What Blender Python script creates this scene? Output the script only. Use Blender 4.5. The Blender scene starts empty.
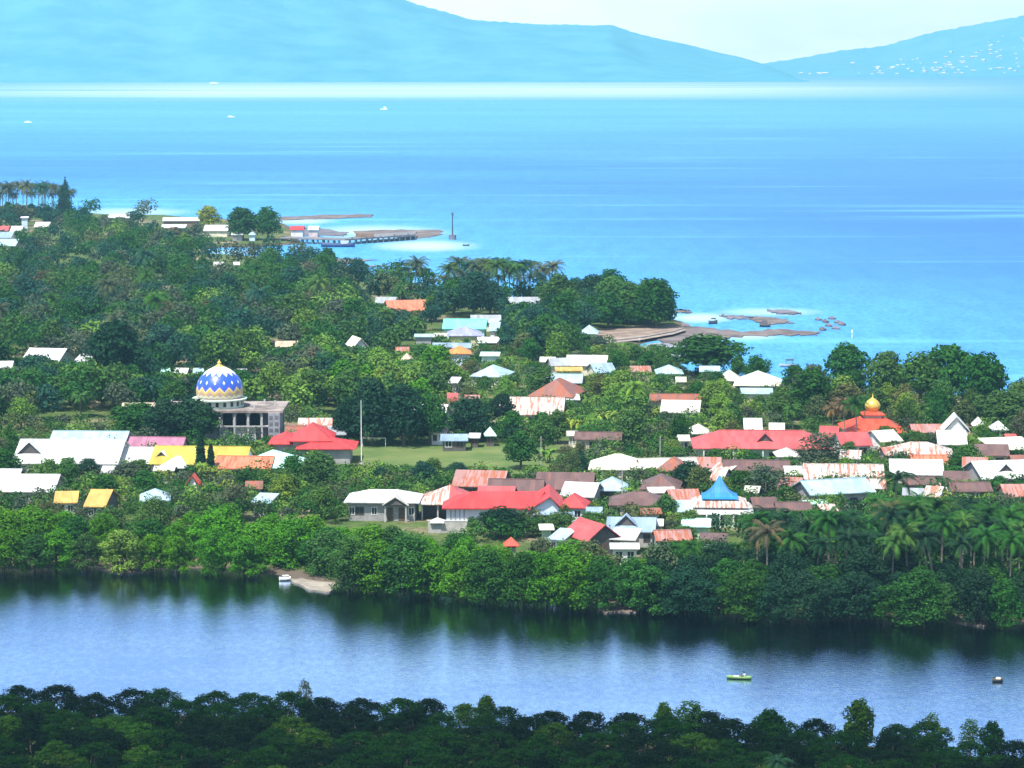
import bpy, bmesh, math, random
import numpy as np
from mathutils import Vector, Matrix
R = math.radians
random.seed(7); rng = np.random.default_rng(11)
scene = bpy.context.scene
COL = scene.collection

# ------------------------------------------------------------------ camera
H, F, HORIZON = 86.0, 2600.0, 52.0
PITCH = math.atan((384 - HORIZON) / F)
cam_d = bpy.data.cameras.new('camera'); cam = bpy.data.objects.new('camera', cam_d); COL.objects.link(cam)
cam.location = (0, 0, H); cam.rotation_euler = (R(90) - PITCH, 0, 0)
cam_d.sensor_width = 36; cam_d.lens = 36 * F / 1024
cam_d.clip_start = 1; cam_d.clip_end = 60000
scene.camera = cam
cp, sp = math.cos(PITCH), math.sin(PITCH)
LAND = 1.0

def P(px, py, z=LAND):
    """point of the horizontal plane at height z that the photograph shows at px,py"""
    u, v = (px - 512) / F, (384 - py) / F
    d = (u, cp + v * sp, -sp + v * cp)
    t = (z - H) / d[2]
    return Vector((d[0] * t, d[1] * t, z))

def ppm(py, z=LAND):
    p = P(512, py, z)
    return F / (p.y * cp + (H - z) * sp)

def toscreen(x, y, z=LAND):
    dep = y * cp - (z - H) * sp
    return 512 + F * x / dep, 384 - F * (y * sp + (z - H) * cp) / dep

# ------------------------------------------------------------------ materials
def newmat(name):
    m = bpy.data.materials.new(name); m.use_nodes = True
    nt = m.node_tree
    return m, nt, nt.nodes['Principled BSDF']

class NB:
    """small node builder"""
    def __init__(s, nt): s.nt = nt; s.n = nt.nodes; s.l = nt.links
    def _set(s, sock, v):
        if isinstance(v, bpy.types.NodeSocket): s.l.new(v, sock)
        elif v is not None: sock.default_value = v
    def m(s, op, a, b=None, c=None, clamp=False):
        n = s.n.new('ShaderNodeMath'); n.operation = op; n.use_clamp = clamp
        for i, v in enumerate((a, b, c)):
            if v is not None: s._set(n.inputs[i], v)
        return n.outputs[0]
    def mix(s, f, a, b, blend='MIX'):
        n = s.n.new('ShaderNodeMix'); n.data_type = 'RGBA'; n.blend_type = blend
        s._set(n.inputs[0], f)
        for i, v in ((6, a), (7, b)):
            if isinstance(v, tuple) and len(v) == 3: v = (*v, 1)
            s._set(n.inputs[i], v)
        return n.outputs[2]
    def coord(s, kind='Object'):
        return s.n.new('ShaderNodeTexCoord').outputs[kind]
    def pos(s):
        return s.n.new('ShaderNodeNewGeometry').outputs['Position']
    def sep(s, v):
        n = s.n.new('ShaderNodeSeparateXYZ'); s.l.new(v, n.inputs[0]); return n.outputs
    def comb(s, x, y, z):
        n = s.n.new('ShaderNodeCombineXYZ')
        for i, v in enumerate((x, y, z)): s._set(n.inputs[i], v)
        return n.outputs[0]
    def noise(s, vec, scale, detail=3, rough=0.55):
        n = s.n.new('ShaderNodeTexNoise'); s._set(n.inputs['Vector'], vec)
        n.inputs['Scale'].default_value = scale; n.inputs['Detail'].default_value = detail
        n.inputs['Roughness'].default_value = rough
        return n.outputs[0]
    def scale(s, vec, sx, sy, sz):
        n = s.n.new('ShaderNodeMapping'); s.l.new(vec, n.inputs[0]); n.inputs['Scale'].default_value = (sx, sy, sz)
        return n.outputs[0]
    def step(s, v, lo, hi):
        n = s.n.new('ShaderNodeMapRange'); n.interpolation_type = 'SMOOTHSTEP'
        s._set(n.inputs[0], v); s._set(n.inputs[1], lo); s._set(n.inputs[2], hi)
        return n.outputs[0]
    def attr(s, name):
        n = s.n.new('ShaderNodeAttribute'); n.attribute_name = name; return n.outputs['Fac']
    def white(s, vec):
        n = s.n.new('ShaderNodeTexWhiteNoise'); n.noise_dimensions = '3D'; s.l.new(vec, n.inputs[0]); return n.outputs[0]
    def bump(s, h, strength, dist, bsdf):
        n = s.n.new('ShaderNodeBump'); n.inputs['Strength'].default_value = strength; n.inputs['Distance'].default_value = dist
        s.l.new(h, n.inputs['Height']); s.l.new(n.outputs[0], bsdf.inputs['Normal'])

def lin(r, g, b):
    f = lambda c: (c / 255) / 12.92 if c / 255 <= 0.04045 else ((c / 255 + 0.055) / 1.055) ** 2.4
    return (f(r), f(g), f(b))

MATS = {}
def plain(name, col, rough=0.7, var=0.25, metal=0.0, spec=0.3, nscale=0.8):
    """painted / rendered / timber surface with weathering in its own colour"""
    if name in MATS: return MATS[name]
    m, nt, b = newmat(name); nb = NB(nt)
    n = nb.noise(nb.coord(), nscale, 5, 0.65)
    dark = tuple(c * (1 - var) for c in col); lite = tuple(min(0.85, c * (1 + var)) for c in col)
    nt.links.new(nb.mix(nb.step(n, .3, .7), dark, lite), b.inputs['Base Color'])
    b.inputs['Roughness'].default_value = rough; b.inputs['Metallic'].default_value = metal
    b.inputs['Specular IOR Level'].default_value = spec
    MATS[name] = m; return m

def roofmat(key, col, rust=0.0, rustcol=(0.30, 0.085, 0.035), tint=0.17):
    """corrugated sheet roofing: sheets laid in rows, each weathered a little differently, rust in streaks down the slope"""
    nm = 'roof_' + key
    if nm in MATS: return MATS[nm]
    m, nt, b = newmat(nm); nb = NB(nt)
    o = nb.coord(); x, y, z = nb.sep(o)
    oi = nt.nodes.new('ShaderNodeObjectInfo').outputs['Random']
    cell = nb.comb(nb.m('FLOOR', nb.m('MULTIPLY', x, 1.1)), nb.m('FLOOR', nb.m('MULTIPLY', y, 0.42)), oi)
    w = nb.white(cell)
    base = nb.mix(w, tuple(c * (1 - tint) for c in col), tuple(min(.86, c * (1 + tint)) for c in col))
    dirt = nb.noise(nb.comb(x, nb.m('MULTIPLY', y, .5), nb.m('MULTIPLY', oi, 37.0)), .35, 5, .65)
    base = nb.mix(nb.m('MULTIPLY', nb.step(dirt, .45, .7), .55), base, tuple(c * .6 for c in col))
    streak = nb.noise(nb.comb(nb.m('MULTIPLY', x, 2.0), nb.m('MULTIPLY', y, .22), nb.m('MULTIPLY', oi, 91.0)), 1.0, 4, .6)
    amt = nb.m('ADD', nb.m('MULTIPLY', streak, .88), nb.m('MULTIPLY', w, .12))
    lo = 0.78 - 0.52 * rust
    base = nb.mix(nb.m('MULTIPLY', nb.step(amt, lo, lo + .10), min(1.0, .25 + rust)), base, rustcol)
    nt.links.new(base, b.inputs['Base Color'])
    b.inputs['Roughness'].default_value = .55; b.inputs['Specular IOR Level'].default_value = .35
    rib = nb.m('SINE', nb.m('MULTIPLY', x, 24.0))
    nb.bump(rib, .35, .03, b)
    MATS[nm] = m; return m

RC = {  # roof colours: base, rust
    'white':   ((.56, .56, .55), .16), 'offwhite': ((.48, .46, .41), .32), 'cream': ((.62, .62, .48), .14),
    'paleblue': ((.33, .46, .52), .16), 'grey':   ((.30, .32, .34), .2), 'bluegrey': ((.24, .33, .42), .2),
    'mint':    ((.46, .76, .66), .04), 'teal':    ((.18, .66, .56), .05), 'purple': ((.28, .29, .48), .10),
    'red':     ((.50, .045, .045), .10), 'pink':  ((.44, .085, .085), .25), 'mauve':  ((.36, .15, .22), .25),
    'orange':  ((.62, .22, .06), .25), 'ochre':   ((.56, .33, .09), .35), 'yellow': ((.46, .36, .06), .2),
    'brown':   ((.13, .075, .068), .35), 'rust':  ((.24, .11, .09), .62), 'rustwhite': ((.52, .48, .43), .58),
    'rustpink': ((.36, .20, .18), .6), 'tan': ((.45, .36, .26), .2), 'redstripe': ((.60, .18, .10), .55),
    'orangered': ((.60, .07, .035), .04), 'blue': ((.02, .20, .58), .02),
}
def roof(c):
    col, r = RC[c]
    return roofmat(c, col, r)

def foliage_mat():
    m, nt, b = newmat('foliage'); nb = NB(nt)
    oi = nt.nodes.new('ShaderNodeObjectInfo')
    v = nb.attr('leaf_tone')
    hue = nb.mix(nb.step(v, .55, 1.0), (1, 1, 1), (1.35, 1.15, .75))
    c = nb.mix(1.0, oi.outputs['Color'], hue, 'MULTIPLY')
    g = nb.m('MULTIPLY_ADD', v, 1.0, .5)
    c2 = nb.mix(1.0, c, nb.comb(g, g, g), 'MULTIPLY')
    nt.links.new(c2, b.inputs['Base Color'])
    b.inputs['Roughness'].default_value = .5; b.inputs['Specular IOR Level'].default_value = .03
    tr = nt.nodes.new('ShaderNodeBsdfTranslucent'); nt.links.new(c2, tr.inputs[0])
    mx = nt.nodes.new('ShaderNodeMixShader'); mx.inputs[0].default_value = .22
    out = nt.nodes['Material Output']
    nt.links.new(b.outputs[0], mx.inputs[1]); nt.links.new(tr.outputs[0], mx.inputs[2]); nt.links.new(mx.outputs[0], out.inputs[0])
    return m
FOL = foliage_mat()
BARK = plain('bark', (.13, .105, .08), .9, .4, nscale=3)
PALE_BARK = plain('pale_bark', (.34, .31, .27), .9, .3, nscale=3)

# ------------------------------------------------------------------ object helpers
def link(o, parent=None):
    COL.objects.link(o)
    if parent: o.parent = parent
    return o
def meshdata(name, verts, faces, mats, smooth=False):
    me = bpy.data.meshes.new(name); me.from_pydata([tuple(v) for v in verts], [], faces); me.update()
    for m in (mats if isinstance(mats, (list, tuple)) else [mats]): me.materials.append(m)
    if smooth: me.polygons.foreach_set('use_smooth', [True] * len(me.polygons))
    return me
def obj(name, data, parent=None, loc=None):
    o = bpy.data.objects.new(name, data); link(o, parent)
    if loc is not None: o.location = loc
    return o
def tag(o, label=None, cat=None, group=None, kind=None):
    if label: o['label'] = label
    if cat: o['category'] = cat
    if group: o['group'] = group
    if kind: o['kind'] = kind
    return o
def thing(name, label, cat, loc=(0, 0, 0), rz=0, group=None):
    o = bpy.data.objects.new(name, None); link(o); o.location = loc; o.rotation_euler = (0, 0, rz)
    o.empty_display_size = .5
    return tag(o, label, cat, group)

class MB:
    """mesh builder: boxes, tubes, solids collected into one mesh"""
    def __init__(s): s.v = []; s.f = []
    def add(s, vs, fs):
        k = len(s.v); s.v += [tuple(v) for v in vs]; s.f += [tuple(i + k for i in f) for f in fs]; return s
    def box(s, x0, x1, y0, y1, z0, z1):
        return s.add([(x0, y0, z0), (x1, y0, z0), (x1, y1, z0), (x0, y1, z0), (x0, y0, z1), (x1, y0, z1), (x1, y1, z1), (x0, y1, z1)],
                     [(3, 2, 1, 0), (4, 5, 6, 7), (0, 1, 5, 4), (1, 2, 6, 5), (2, 3, 7, 6), (3, 0, 4, 7)])
    def prism(s, poly, z0, z1):
        n = len(poly)
        return s.add([(x, y, z0) for x, y in poly] + [(x, y, z1) for x, y in poly],
                     [tuple(range(n))[::-1], tuple(range(n, 2 * n))] + [(i, (i + 1) % n, n + (i + 1) % n, n + i) for i in range(n)])
    def tube(s, pts, rad, seg=6):
        pts = [Vector(p) for p in pts]; k = len(s.v)
        for i, p in enumerate(pts):
            d = (pts[min(i + 1, len(pts) - 1)] - pts[max(i - 1, 0)]).normalized()
            a = d.cross(Vector((0, 1, .13))).normalized(); b = d.cross(a)
            r = rad[i] if isinstance(rad, (list, tuple)) else rad
            for j in range(seg):
                t = 2 * math.pi * j / seg
                s.v.append(tuple(p + a * (r * math.cos(t)) + b * (r * math.sin(t))))
        for i in range(len(pts) - 1):
            for j in range(seg):
                s.f.append((k + i * seg + j, k + i * seg + (j + 1) % seg, k + (i + 1) * seg + (j + 1) % seg, k + (i + 1) * seg + j))
        s.f.append(tuple(k + j for j in range(seg))[::-1]); e = k + (len(pts) - 1) * seg
        s.f.append(tuple(e + j for j in range(seg)))
        return s
    def lathe(s, prof, seg=32, cx=0, cy=0):
        k = len(s.v); n = len(prof)
        for r, z in prof:
            for j in range(seg):
                t = 2 * math.pi * j / seg; s.v.append((cx + r * math.cos(t), cy + r * math.sin(t), z))
        for i in range(n - 1):
            for j in range(seg):
                s.f.append((k + i * seg + j, k + i * seg + (j + 1) % seg, k + (i + 1) * seg + (j + 1) % seg, k + (i + 1) * seg + j))
        s.f.append(tuple(k + j for j in range(seg))[::-1]); s.f.append(tuple(k + (n - 1) * seg + j for j in range(seg)))
        return s
    def slab(s, vs, fs, t):
        """a folded sheet given thickness t"""
        vs = [Vector(v) for v in vs]; n = len(vs)
        ed = {}
        for f in fs:
            for i in range(len(f)):
                a, b = f[i], f[(i + 1) % len(f)]; ed[(a, b)] = 1
        side = [(b, a, a + n, b + n) for (a, b) in ed if (b, a) not in ed]
        return s.add(vs + [v - Vector((0, 0, t)) for v in vs], list(fs) + [tuple(i + n for i in f)[::-1] for f in fs] + side)
    def build(s, name, mat, parent=None, smooth=False, loc=None):
        return obj(name, meshdata(name, s.v, s.f, mat, smooth), parent, loc)

# ------------------------------------------------------------------ coastline polygons (pixels of the ground plane)
COAST = [(-420, 200), (-150, 203), (0, 206), (62, 211), (105, 215), (165, 216), (200, 219), (282, 223), (300, 236), (300, 243),
         (262, 247), (205, 248), (203, 254), (262, 258), (300, 262), (345, 268), (380, 277), (405, 284), (440, 287), (470, 296),
         (560, 303), (640, 311), (678, 322), (690, 331), (672, 338), (640, 343), (632, 352), (650, 362), (700, 372), (745, 379), (790, 385), (830, 389),
         (900, 394), (1024, 399), (1160, 403), (1450, 410)]
BANK = [(1450, 640), (1160, 630), (1024, 623), (900, 619), (760, 618), (650, 610), (636, 604), (612, 606), (500, 599), (380, 587), (330, 583),
        (312, 581), (280, 573), (150, 568), (95, 567), (0, 566), (-150, 564), (-420, 560)]
NEAR = [(-420, 698), (0, 711), (250, 718), (500, 730), (760, 744), (1024, 759), (1450, 785)]
def poly_world(pts): return np.array([P(x, y, 0).to_2d()[:] for x, y in pts])
MAIN_LAND = poly_world(COAST + BANK)
nw = [P(x, y, 0) for x, y in NEAR]
NEAR_LAND = np.array([(p.x, p.y) for p in nw] + [(900, -50), (-900, -50)])

def sdist(pts, poly):
    """signed distance, positive inside"""
    d = np.full(len(pts), 1e12); inside = np.zeros(len(pts), bool)
    n = len(poly)
    for i in range(n):
        a, b = poly[i], poly[(i + 1) % n]
        ab = b - a; t = np.clip(((pts - a) @ ab) / (ab @ ab), 0, 1)
        q = a + t[:, None] * ab - pts
        d = np.minimum(d, (q ** 2).sum(1))
        c = ((a[1] > pts[:, 1]) != (b[1] > pts[:, 1]))
        with np.errstate(divide='ignore', invalid='ignore'):
            xi = (b[0] - a[0]) * (pts[:, 1] - a[1]) / (b[1] - a[1]) + a[0]
        inside ^= c & (pts[:, 0] < xi)
    return np.where(inside, 1, -1) * np.sqrt(d)

def grid(us, ds):
    """fan grid: columns are fixed directions, rows are distances"""
    U, D = np.meshgrid(us, ds)
    pts = np.stack([U.ravel() * D.ravel(), D.ravel()], 1)
    nu, nd = len(us), len(ds)
    i = np.arange(nu - 1)[None, :] + nu * np.arange(nd - 1)[:, None]
    faces = np.stack([i, i + 1, i + 1 + nu, i + nu], -1).reshape(-1, 4)
    return pts, faces.tolist()

# ------------------------------------------------------------------ terrain
def ground_mat():
    m, nt, b = newmat('ground_soil'); nb = NB(nt)
    p = nb.pos(); z = nb.sep(p)[2]
    n1 = nb.noise(p, .045, 5, .6); n2 = nb.noise(p, .5, 4, .6)
    g = nb.mix(nb.step(n2, .3, .7), (.045, .085, .022), (.10, .13, .04))
    s = nb.mix(nb.step(n2, .3, .7), (.17, .12, .08), (.30, .23, .16))
    c = nb.mix(nb.step(n1, .52, .64), g, s)
    c = nb.mix(nb.step(z, .45, .85), nb.mix(n2, (.07, .055, .042), (.14, .11, .085)), c)
    nt.links.new(c, b.inputs['Base Color']); b.inputs['Roughness'].default_value = .95; b.inputs['Specular IOR Level'].default_value = .1
    nb.bump(n2, .5, .3, b)
    return m
ds = np.concatenate([np.linspace(40, 280, 25), np.linspace(284, 760, 240), np.linspace(764, 1560, 160), np.geomspace(1600, 12800, 30)])
us = np.linspace(-.36, .36, 240)
pts, faces = grid(us, ds)
s1 = sdist(pts, MAIN_LAND); s2 = sdist(pts, NEAR_LAND); sd = np.maximum(s1, s2)
wob = np.sin(pts[:, 0] * .31 + 2 * np.sin(pts[:, 1] * .12)) * .8 + np.sin(pts[:, 0] * .11 + pts[:, 1] * .07) * 1.2
sdw = sd + wob * np.exp(-np.abs(sd) / 12)
z = np.where(sdw > 0, np.minimum(LAND, .05 + sdw * .22), np.maximum(-3, sdw * .15))
g = obj('ground', meshdata('ground', np.column_stack([pts, z]), faces, ground_mat(), True)); tag(g, kind='structure')

# ------------------------------------------------------------------ water
def sea_mat():
    m, nt, b = newmat('sea_water'); nb = NB(nt)
    p = nb.pos(); x, y, _ = nb.sep(p)
    sh, sand, glare_tint = nb.attr('shallow'), nb.attr('sand'), nb.attr('glare_tint')
    big = nb.noise(nb.scale(p, .25, 1, 1), .0042, 4, .55)
    mid = nb.noise(nb.scale(p, .25, .8, 1), .02, 5, .6)
    fine = nb.noise(nb.scale(p, 1, .22, 1), .11, 4, .7)
    deep = nb.mix(nb.step(big, .35, .65), (.030, .145, .50), (.050, .21, .56))
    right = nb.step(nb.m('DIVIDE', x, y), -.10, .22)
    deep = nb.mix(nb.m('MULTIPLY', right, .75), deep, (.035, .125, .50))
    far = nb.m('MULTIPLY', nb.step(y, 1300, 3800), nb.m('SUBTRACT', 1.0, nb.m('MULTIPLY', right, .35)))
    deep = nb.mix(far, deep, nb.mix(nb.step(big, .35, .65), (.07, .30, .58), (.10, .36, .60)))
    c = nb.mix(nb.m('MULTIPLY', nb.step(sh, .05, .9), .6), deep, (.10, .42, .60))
    c = nb.mix(nb.m('MULTIPLY', nb.step(mid, .45, .8), .12), c, (.14, .44, .62))
    c = nb.mix(nb.m('MULTIPLY', nb.step(fine, .38, .66), .32), c, (.02, .12, .42))
    rip = nb.noise(nb.scale(p, 1, .3, 1), .55, 3, .7)
    c = nb.mix(nb.m('MULTIPLY', nb.step(rip, .42, .62), .5), c, (.03, .15, .45))
    lane = nb.noise(nb.scale(p, .07, .9, 1), .035, 4, .6)
    c = nb.mix(nb.m('MULTIPLY', nb.step(lane, .56, .68), .38), c, (.15, .44, .62))
    c = nb.mix(nb.m('MULTIPLY', sand, nb.step(mid, .2, .45)), c, (.34, .48, .50))
    c = nb.mix(nb.m('MULTIPLY', nb.m('MULTIPLY', glare_tint, .85), nb.step(nb.noise(nb.scale(p, .12, 1, 1), .004, 3, .5), .25, .5)), c, (.60, .63, .63))  # sky glare under the far shore, painted into the water colour as a pale band
    nt.links.new(c, b.inputs['Base Color'])
    b.inputs['Roughness'].default_value = .45; b.inputs['Specular IOR Level'].default_value = .12; b.inputs['IOR'].default_value = 1.33
    return m
pys = np.concatenate([np.array([54.5, 56, 58, 61, 64, 68, 72]), np.arange(75, 420, 1.5)])
ds = np.array([P(512, q, 0).y for q in pys])
ds = ds[ds < 12800]
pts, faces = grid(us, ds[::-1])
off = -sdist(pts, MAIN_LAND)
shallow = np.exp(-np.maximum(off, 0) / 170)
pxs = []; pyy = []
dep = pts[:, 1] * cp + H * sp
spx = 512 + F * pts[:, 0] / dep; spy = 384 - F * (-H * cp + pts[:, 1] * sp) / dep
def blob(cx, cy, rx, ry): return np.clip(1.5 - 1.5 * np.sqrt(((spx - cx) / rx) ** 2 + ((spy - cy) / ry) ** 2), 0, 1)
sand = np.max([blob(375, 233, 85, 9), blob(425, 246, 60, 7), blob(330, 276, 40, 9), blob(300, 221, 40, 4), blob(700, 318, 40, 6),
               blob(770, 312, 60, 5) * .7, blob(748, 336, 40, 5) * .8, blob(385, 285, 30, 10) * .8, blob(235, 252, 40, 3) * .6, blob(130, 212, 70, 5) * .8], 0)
glare_tint = np.clip(1 - np.abs((spy - 90.0 + (spx - 512) * .003) / 11), 0, 1) ** .9 * np.clip(1.25 - np.abs(spx - 430) / 520, 0, .8)  # mask of the painted glare strip below the far shore
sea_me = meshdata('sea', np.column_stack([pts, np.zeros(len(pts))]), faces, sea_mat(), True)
for nm, a in (('shallow', shallow), ('sand', sand), ('glare_tint', glare_tint)):
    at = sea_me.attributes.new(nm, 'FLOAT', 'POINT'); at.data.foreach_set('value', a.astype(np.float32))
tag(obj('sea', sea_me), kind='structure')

def river_mat():
    m, nt, b = newmat('river_water'); nb = NB(nt)
    p = nb.pos()
    n = nb.m('ADD', nb.m('MULTIPLY', nb.noise(nb.scale(p, .4, 1, 1), .03, 3, .5), .55), nb.m('MULTIPLY', nb.noise(nb.scale(p, 1, .5, 1), .9, 4, .7), .45))
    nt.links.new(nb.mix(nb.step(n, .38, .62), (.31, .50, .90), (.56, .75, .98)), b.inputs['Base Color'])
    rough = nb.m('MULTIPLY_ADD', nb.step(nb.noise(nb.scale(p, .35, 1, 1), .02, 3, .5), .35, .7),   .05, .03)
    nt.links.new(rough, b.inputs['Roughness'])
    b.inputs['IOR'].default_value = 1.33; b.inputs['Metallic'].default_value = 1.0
    rip = nb.m('ADD', nb.noise(nb.scale(p, .7, 1.6, 1), 1.3, 3, .6), nb.m('MULTIPLY', nb.noise(p, 5, 2, .6), .3))
    nb.bump(rip, .34, .10, b)
    return m
rv = [(-330, 250), (330, 250), (330, 520), (-330, 520)]
ro = MB().add([(x, y, .0) for x, y in rv], [(0, 1, 2, 3)]).build('river', river_mat()); tag(ro, kind='structure')

# ------------------------------------------------------------------ flat pieces of the ground
def sheet(name, pxpoly, z, mat, jitter=0.0, kind='structure', sub=6, edge=.02):
    w = [P(x, y, z) for x, y in pxpoly]; vs = []
    for i, a in enumerate(w):
        b = w[(i + 1) % len(w)]
        for k in range(sub): 
            q = a.lerp(b, k / sub)
            if jitter: q = q + Vector((random.uniform(-1, 1) * jitter, random.uniform(-1, 1) * jitter * 2.5, 0))
            vs.append(q)
    n = len(vs); c = sum(vs, Vector()) / n
    bm = bmesh.new(); top = [bm.verts.new(v) for v in vs]; bot = [bm.verts.new(v - Vector((0, 0, edge))) for v in vs]
    bm.faces.new(top)
    for i in range(n): bm.faces.new((top[i], bot[i], bot[(i + 1) % n], top[(i + 1) % n]))
    bmesh.ops.triangulate(bm, faces=[f for f in bm.faces if len(f.verts) > 4])
    bmesh.ops.recalc_face_normals(bm, faces=bm.faces)
    me = bpy.data.meshes.new(name); bm.to_mesh(me); bm.free(); me.materials.append(mat)
    o = obj(name, me); tag(o, kind=kind); return o

def grass_mat():
    m, nt, b = newmat('field_grass'); nb = NB(nt); p = nb.pos()
    n = nb.noise(p, .09, 5, .6); f = nb.noise(p, 1.5, 3, .6)
    c = nb.mix(nb.step(n, .35, .7), (.085, .135, .040), (.17, .19, .07)); c = nb.mix(nb.m('MULTIPLY', f, .5), c, (.07, .12, .03))
    nt.links.new(c, b.inputs['Base Color']); b.inputs['Roughness'].default_value = .9; b.inputs['Specular IOR Level'].default_value = .1
    return m
GRASS = grass_mat()
sheet('sports_field', [(330, 446), (420, 445), (520, 444), (612, 449), (600, 482), (470, 472), (340, 474)], LAND + .03, GRASS, .4)
sheet('lawn', [(890, 422), (960, 420), (965, 428), (895, 430)], LAND + .03, GRASS, .4)
REEF = plain('reef_rock', (.14, .115, .11), .95, .45, nscale=.12)
DARKREEF = plain('wet_reef', (.13, .12, .14), .8, .4, nscale=.12)
SANDM = plain('sand_pale', (.52, .46, .36), .95, .2, nscale=.1)
MUD = plain('bank_mud', (.20, .15, .12), .9, .35, nscale=.4)
CONC = plain('weathered_concrete', (.40, .38, .35), .9, .3, nscale=.5)
for k, (nm, poly, mt) in enumerate([
    ('reef_flat', [(278, 217), (330, 214.5), (372, 214), (372, 217), (330, 218.5), (278, 220)], REEF),
    ('reef_flat', [(284, 229), (310, 227), (347, 232), (345, 236), (310, 235), (284, 235)], DARKREEF),
    ('reef_flat', [(352, 231), (400, 229.5), (442, 230), (440, 235), (420, 238), (395, 237), (360, 234)], REEF),
    ('reef_flat', [(262, 260), (320, 257), (375, 259.5), (340, 265), (290, 266)], REEF),
    ('reef_flat', [(340, 265.5), (395, 265), (350, 268)], DARKREEF),
    ('reef_flat', [(676, 322), (700, 327), (740, 331), (780, 329), (820, 331), (812, 335), (770, 335), (735, 336), (700, 343), (675, 345), (655, 340)], REEF),
    ('reef_flat', [(750, 316), (775, 317), (795, 322), (770, 324), (752, 320)], REEF),
    ('reef_flat', [(765, 309.5), (790, 310), (803, 313), (780, 313.5)], DARKREEF),
    ('reef_flat', [(722, 314), (750, 316), (745, 319), (722, 317)], DARKREEF),
    ('reef_flat', [(678, 309), (690, 310), (688, 312), (678, 312)], REEF),
    ('mud_flat', [(632, 347), (660, 342), (690, 346), (685, 360), (655, 366), (634, 360)], plain('wet_mud', (.28, .29, .33), .35, .25, nscale=.1)),
    ('mud_bank', [(596, 607), (612, 603), (634, 597), (641, 606), (636, 612), (618, 611), (605, 613)], MUD),
    ('mud_bank', [(98, 569), (120, 565), (152, 567), (150, 571), (122, 573)], MUD),
    ('mud_bank', [(290, 579), (330, 575), (345, 583), (330, 592), (308, 589)], plain('bank_silt', (.26, .23, .19), .9, .3, nscale=.4)),
    ('mud_bank', [(955, 621), (975, 614), (992, 618), (985, 626)], MUD)]):
    sheet(nm, poly, (.26 if nm != 'mud_bank' else .07) + k * .011, mt, 1.2 if nm != 'mud_bank' else .15, edge=.6)
for cx, cy in ((825, 322), (832, 319), (838, 323), (842, 325), (829, 326), (822, 330), (818, 320), (836, 329)):
    p = P(cx, cy, 0); mb = MB()
    a = [(p.x + math.cos(t) * random.uniform(.8, 1.6), p.y + math.sin(t) * random.uniform(1.5, 3.5)) for t in np.linspace(0, 5.6, 8)]
    mb.prism(a, -.5, .45); mb.add([(p.x, p.y, 1.1)] + [(x * .85 + p.x * .15, y * .85 + p.y * .15, .4) for x, y in a], [(0, i, i % 8 + 1) for i in range(1, 9)])
    tag(mb.build('reef_rock', DARKREEF), 'low dark rock breaking the water off the tip of the reef', 'rock', 'rocks off the end of the reef')
sheet('shore_ground', [(588, 331), (640, 325), (676, 324), (684, 327), (672, 332.5), (640, 338), (594, 344)], LAND + .025, plain('shore_dirt', (.22, .165, .13), .95, .35, nscale=.25), .3)
# sea wall road along the shore
sheet('shore_road', [(598, 340), (640, 336), (672, 331), (684, 328), (686, 330), (674, 334), (640, 340), (600, 344)], LAND + .05, plain('pale_road', (.27, .22, .19), .9, .2, nscale=.3), 0)
a = [P(px, py, 0) for px, py in ((598, 346), (640, 341.5), (672, 335.5), (683, 332))]
mb = MB()
for i in range(3):
    p, q = a[i], a[i + 1]; d = (q - p).normalized(); n = Vector((-d.y, d.x, 0)) * .5
    mb.prism([(p + n)[:2], (p - n)[:2], (q - n)[:2], (q + n)[:2]], -.5, 1.35)
tag(mb.build('sea_wall', plain('sea_wall_stone', (.24, .215, .19), .9, .3, nscale=.6)), 'pale low sea wall curving along the shore road', 'wall')

# ------------------------------------------------------------------ far hills
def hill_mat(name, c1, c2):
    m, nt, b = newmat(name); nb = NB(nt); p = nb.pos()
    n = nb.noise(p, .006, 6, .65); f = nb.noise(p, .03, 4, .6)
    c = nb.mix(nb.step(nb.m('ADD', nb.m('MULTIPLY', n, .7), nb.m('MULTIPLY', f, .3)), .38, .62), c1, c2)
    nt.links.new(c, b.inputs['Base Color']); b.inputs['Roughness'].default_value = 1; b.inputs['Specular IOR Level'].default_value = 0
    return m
HILLH = {}
def hill(name, prof, base_d, ridge_d, back_d, mat, seed, px0, px1):
    xs = np.linspace(px0, px1, 260); rows = 60
    r = np.random.default_rng(seed)
    ph = r.uniform(0, 6.28, 12)
    V = []
    top = np.interp(xs, [a for a, _ in prof], [b for _, b in prof])
    for i, t in enumerate(np.linspace(0, 1, rows)):
        d = base_d + (back_d - base_d) * t
        tr = (ridge_d - base_d) / (back_d - base_d)
        for j, x in enumerate(xs):
            hz = H + (HORIZON - top[j]) / F * ridge_d
            k = t / tr if t < tr else max(0.0, 1 - (t - tr) / (1 - tr))
            k = k ** 1.15 if t < tr else k
            gul = sum(math.sin(x * (.012 + .011 * q) + ph[q] + t * (3 + q)) / (q + 1.5) for q in range(8))
            hz += 2.2 * math.sin(x * .9 + ph[1]) * math.sin(x * .37) + 1.2 * math.sin(x * 1.7 + ph[3]); h = hz * k + gul * 20 * math.sin(math.pi * min(1, k)) * (1 if k < 1 else 0) - 2 * (t == 0)
            V.append(((x - 512) / F * d, d, h - 1.0))
    n = len(xs)
    Fc = [(i * n + j, i * n + j + 1, (i + 1) * n + j + 1, (i + 1) * n + j) for i in range(rows - 1) for j in range(n - 1)]
    o = obj(name, meshdata(name, V, Fc, mat, True)); tag(o, kind='structure')
    HILLH[name] = (np.array(V).reshape(rows, n, 3), xs)
    return o
hm = hill_mat('far_forest_haze_tint', (.05, .23, .31), (.085, .28, .33))  # bluish tones: distance haze partly put into the forest's base colour
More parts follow.
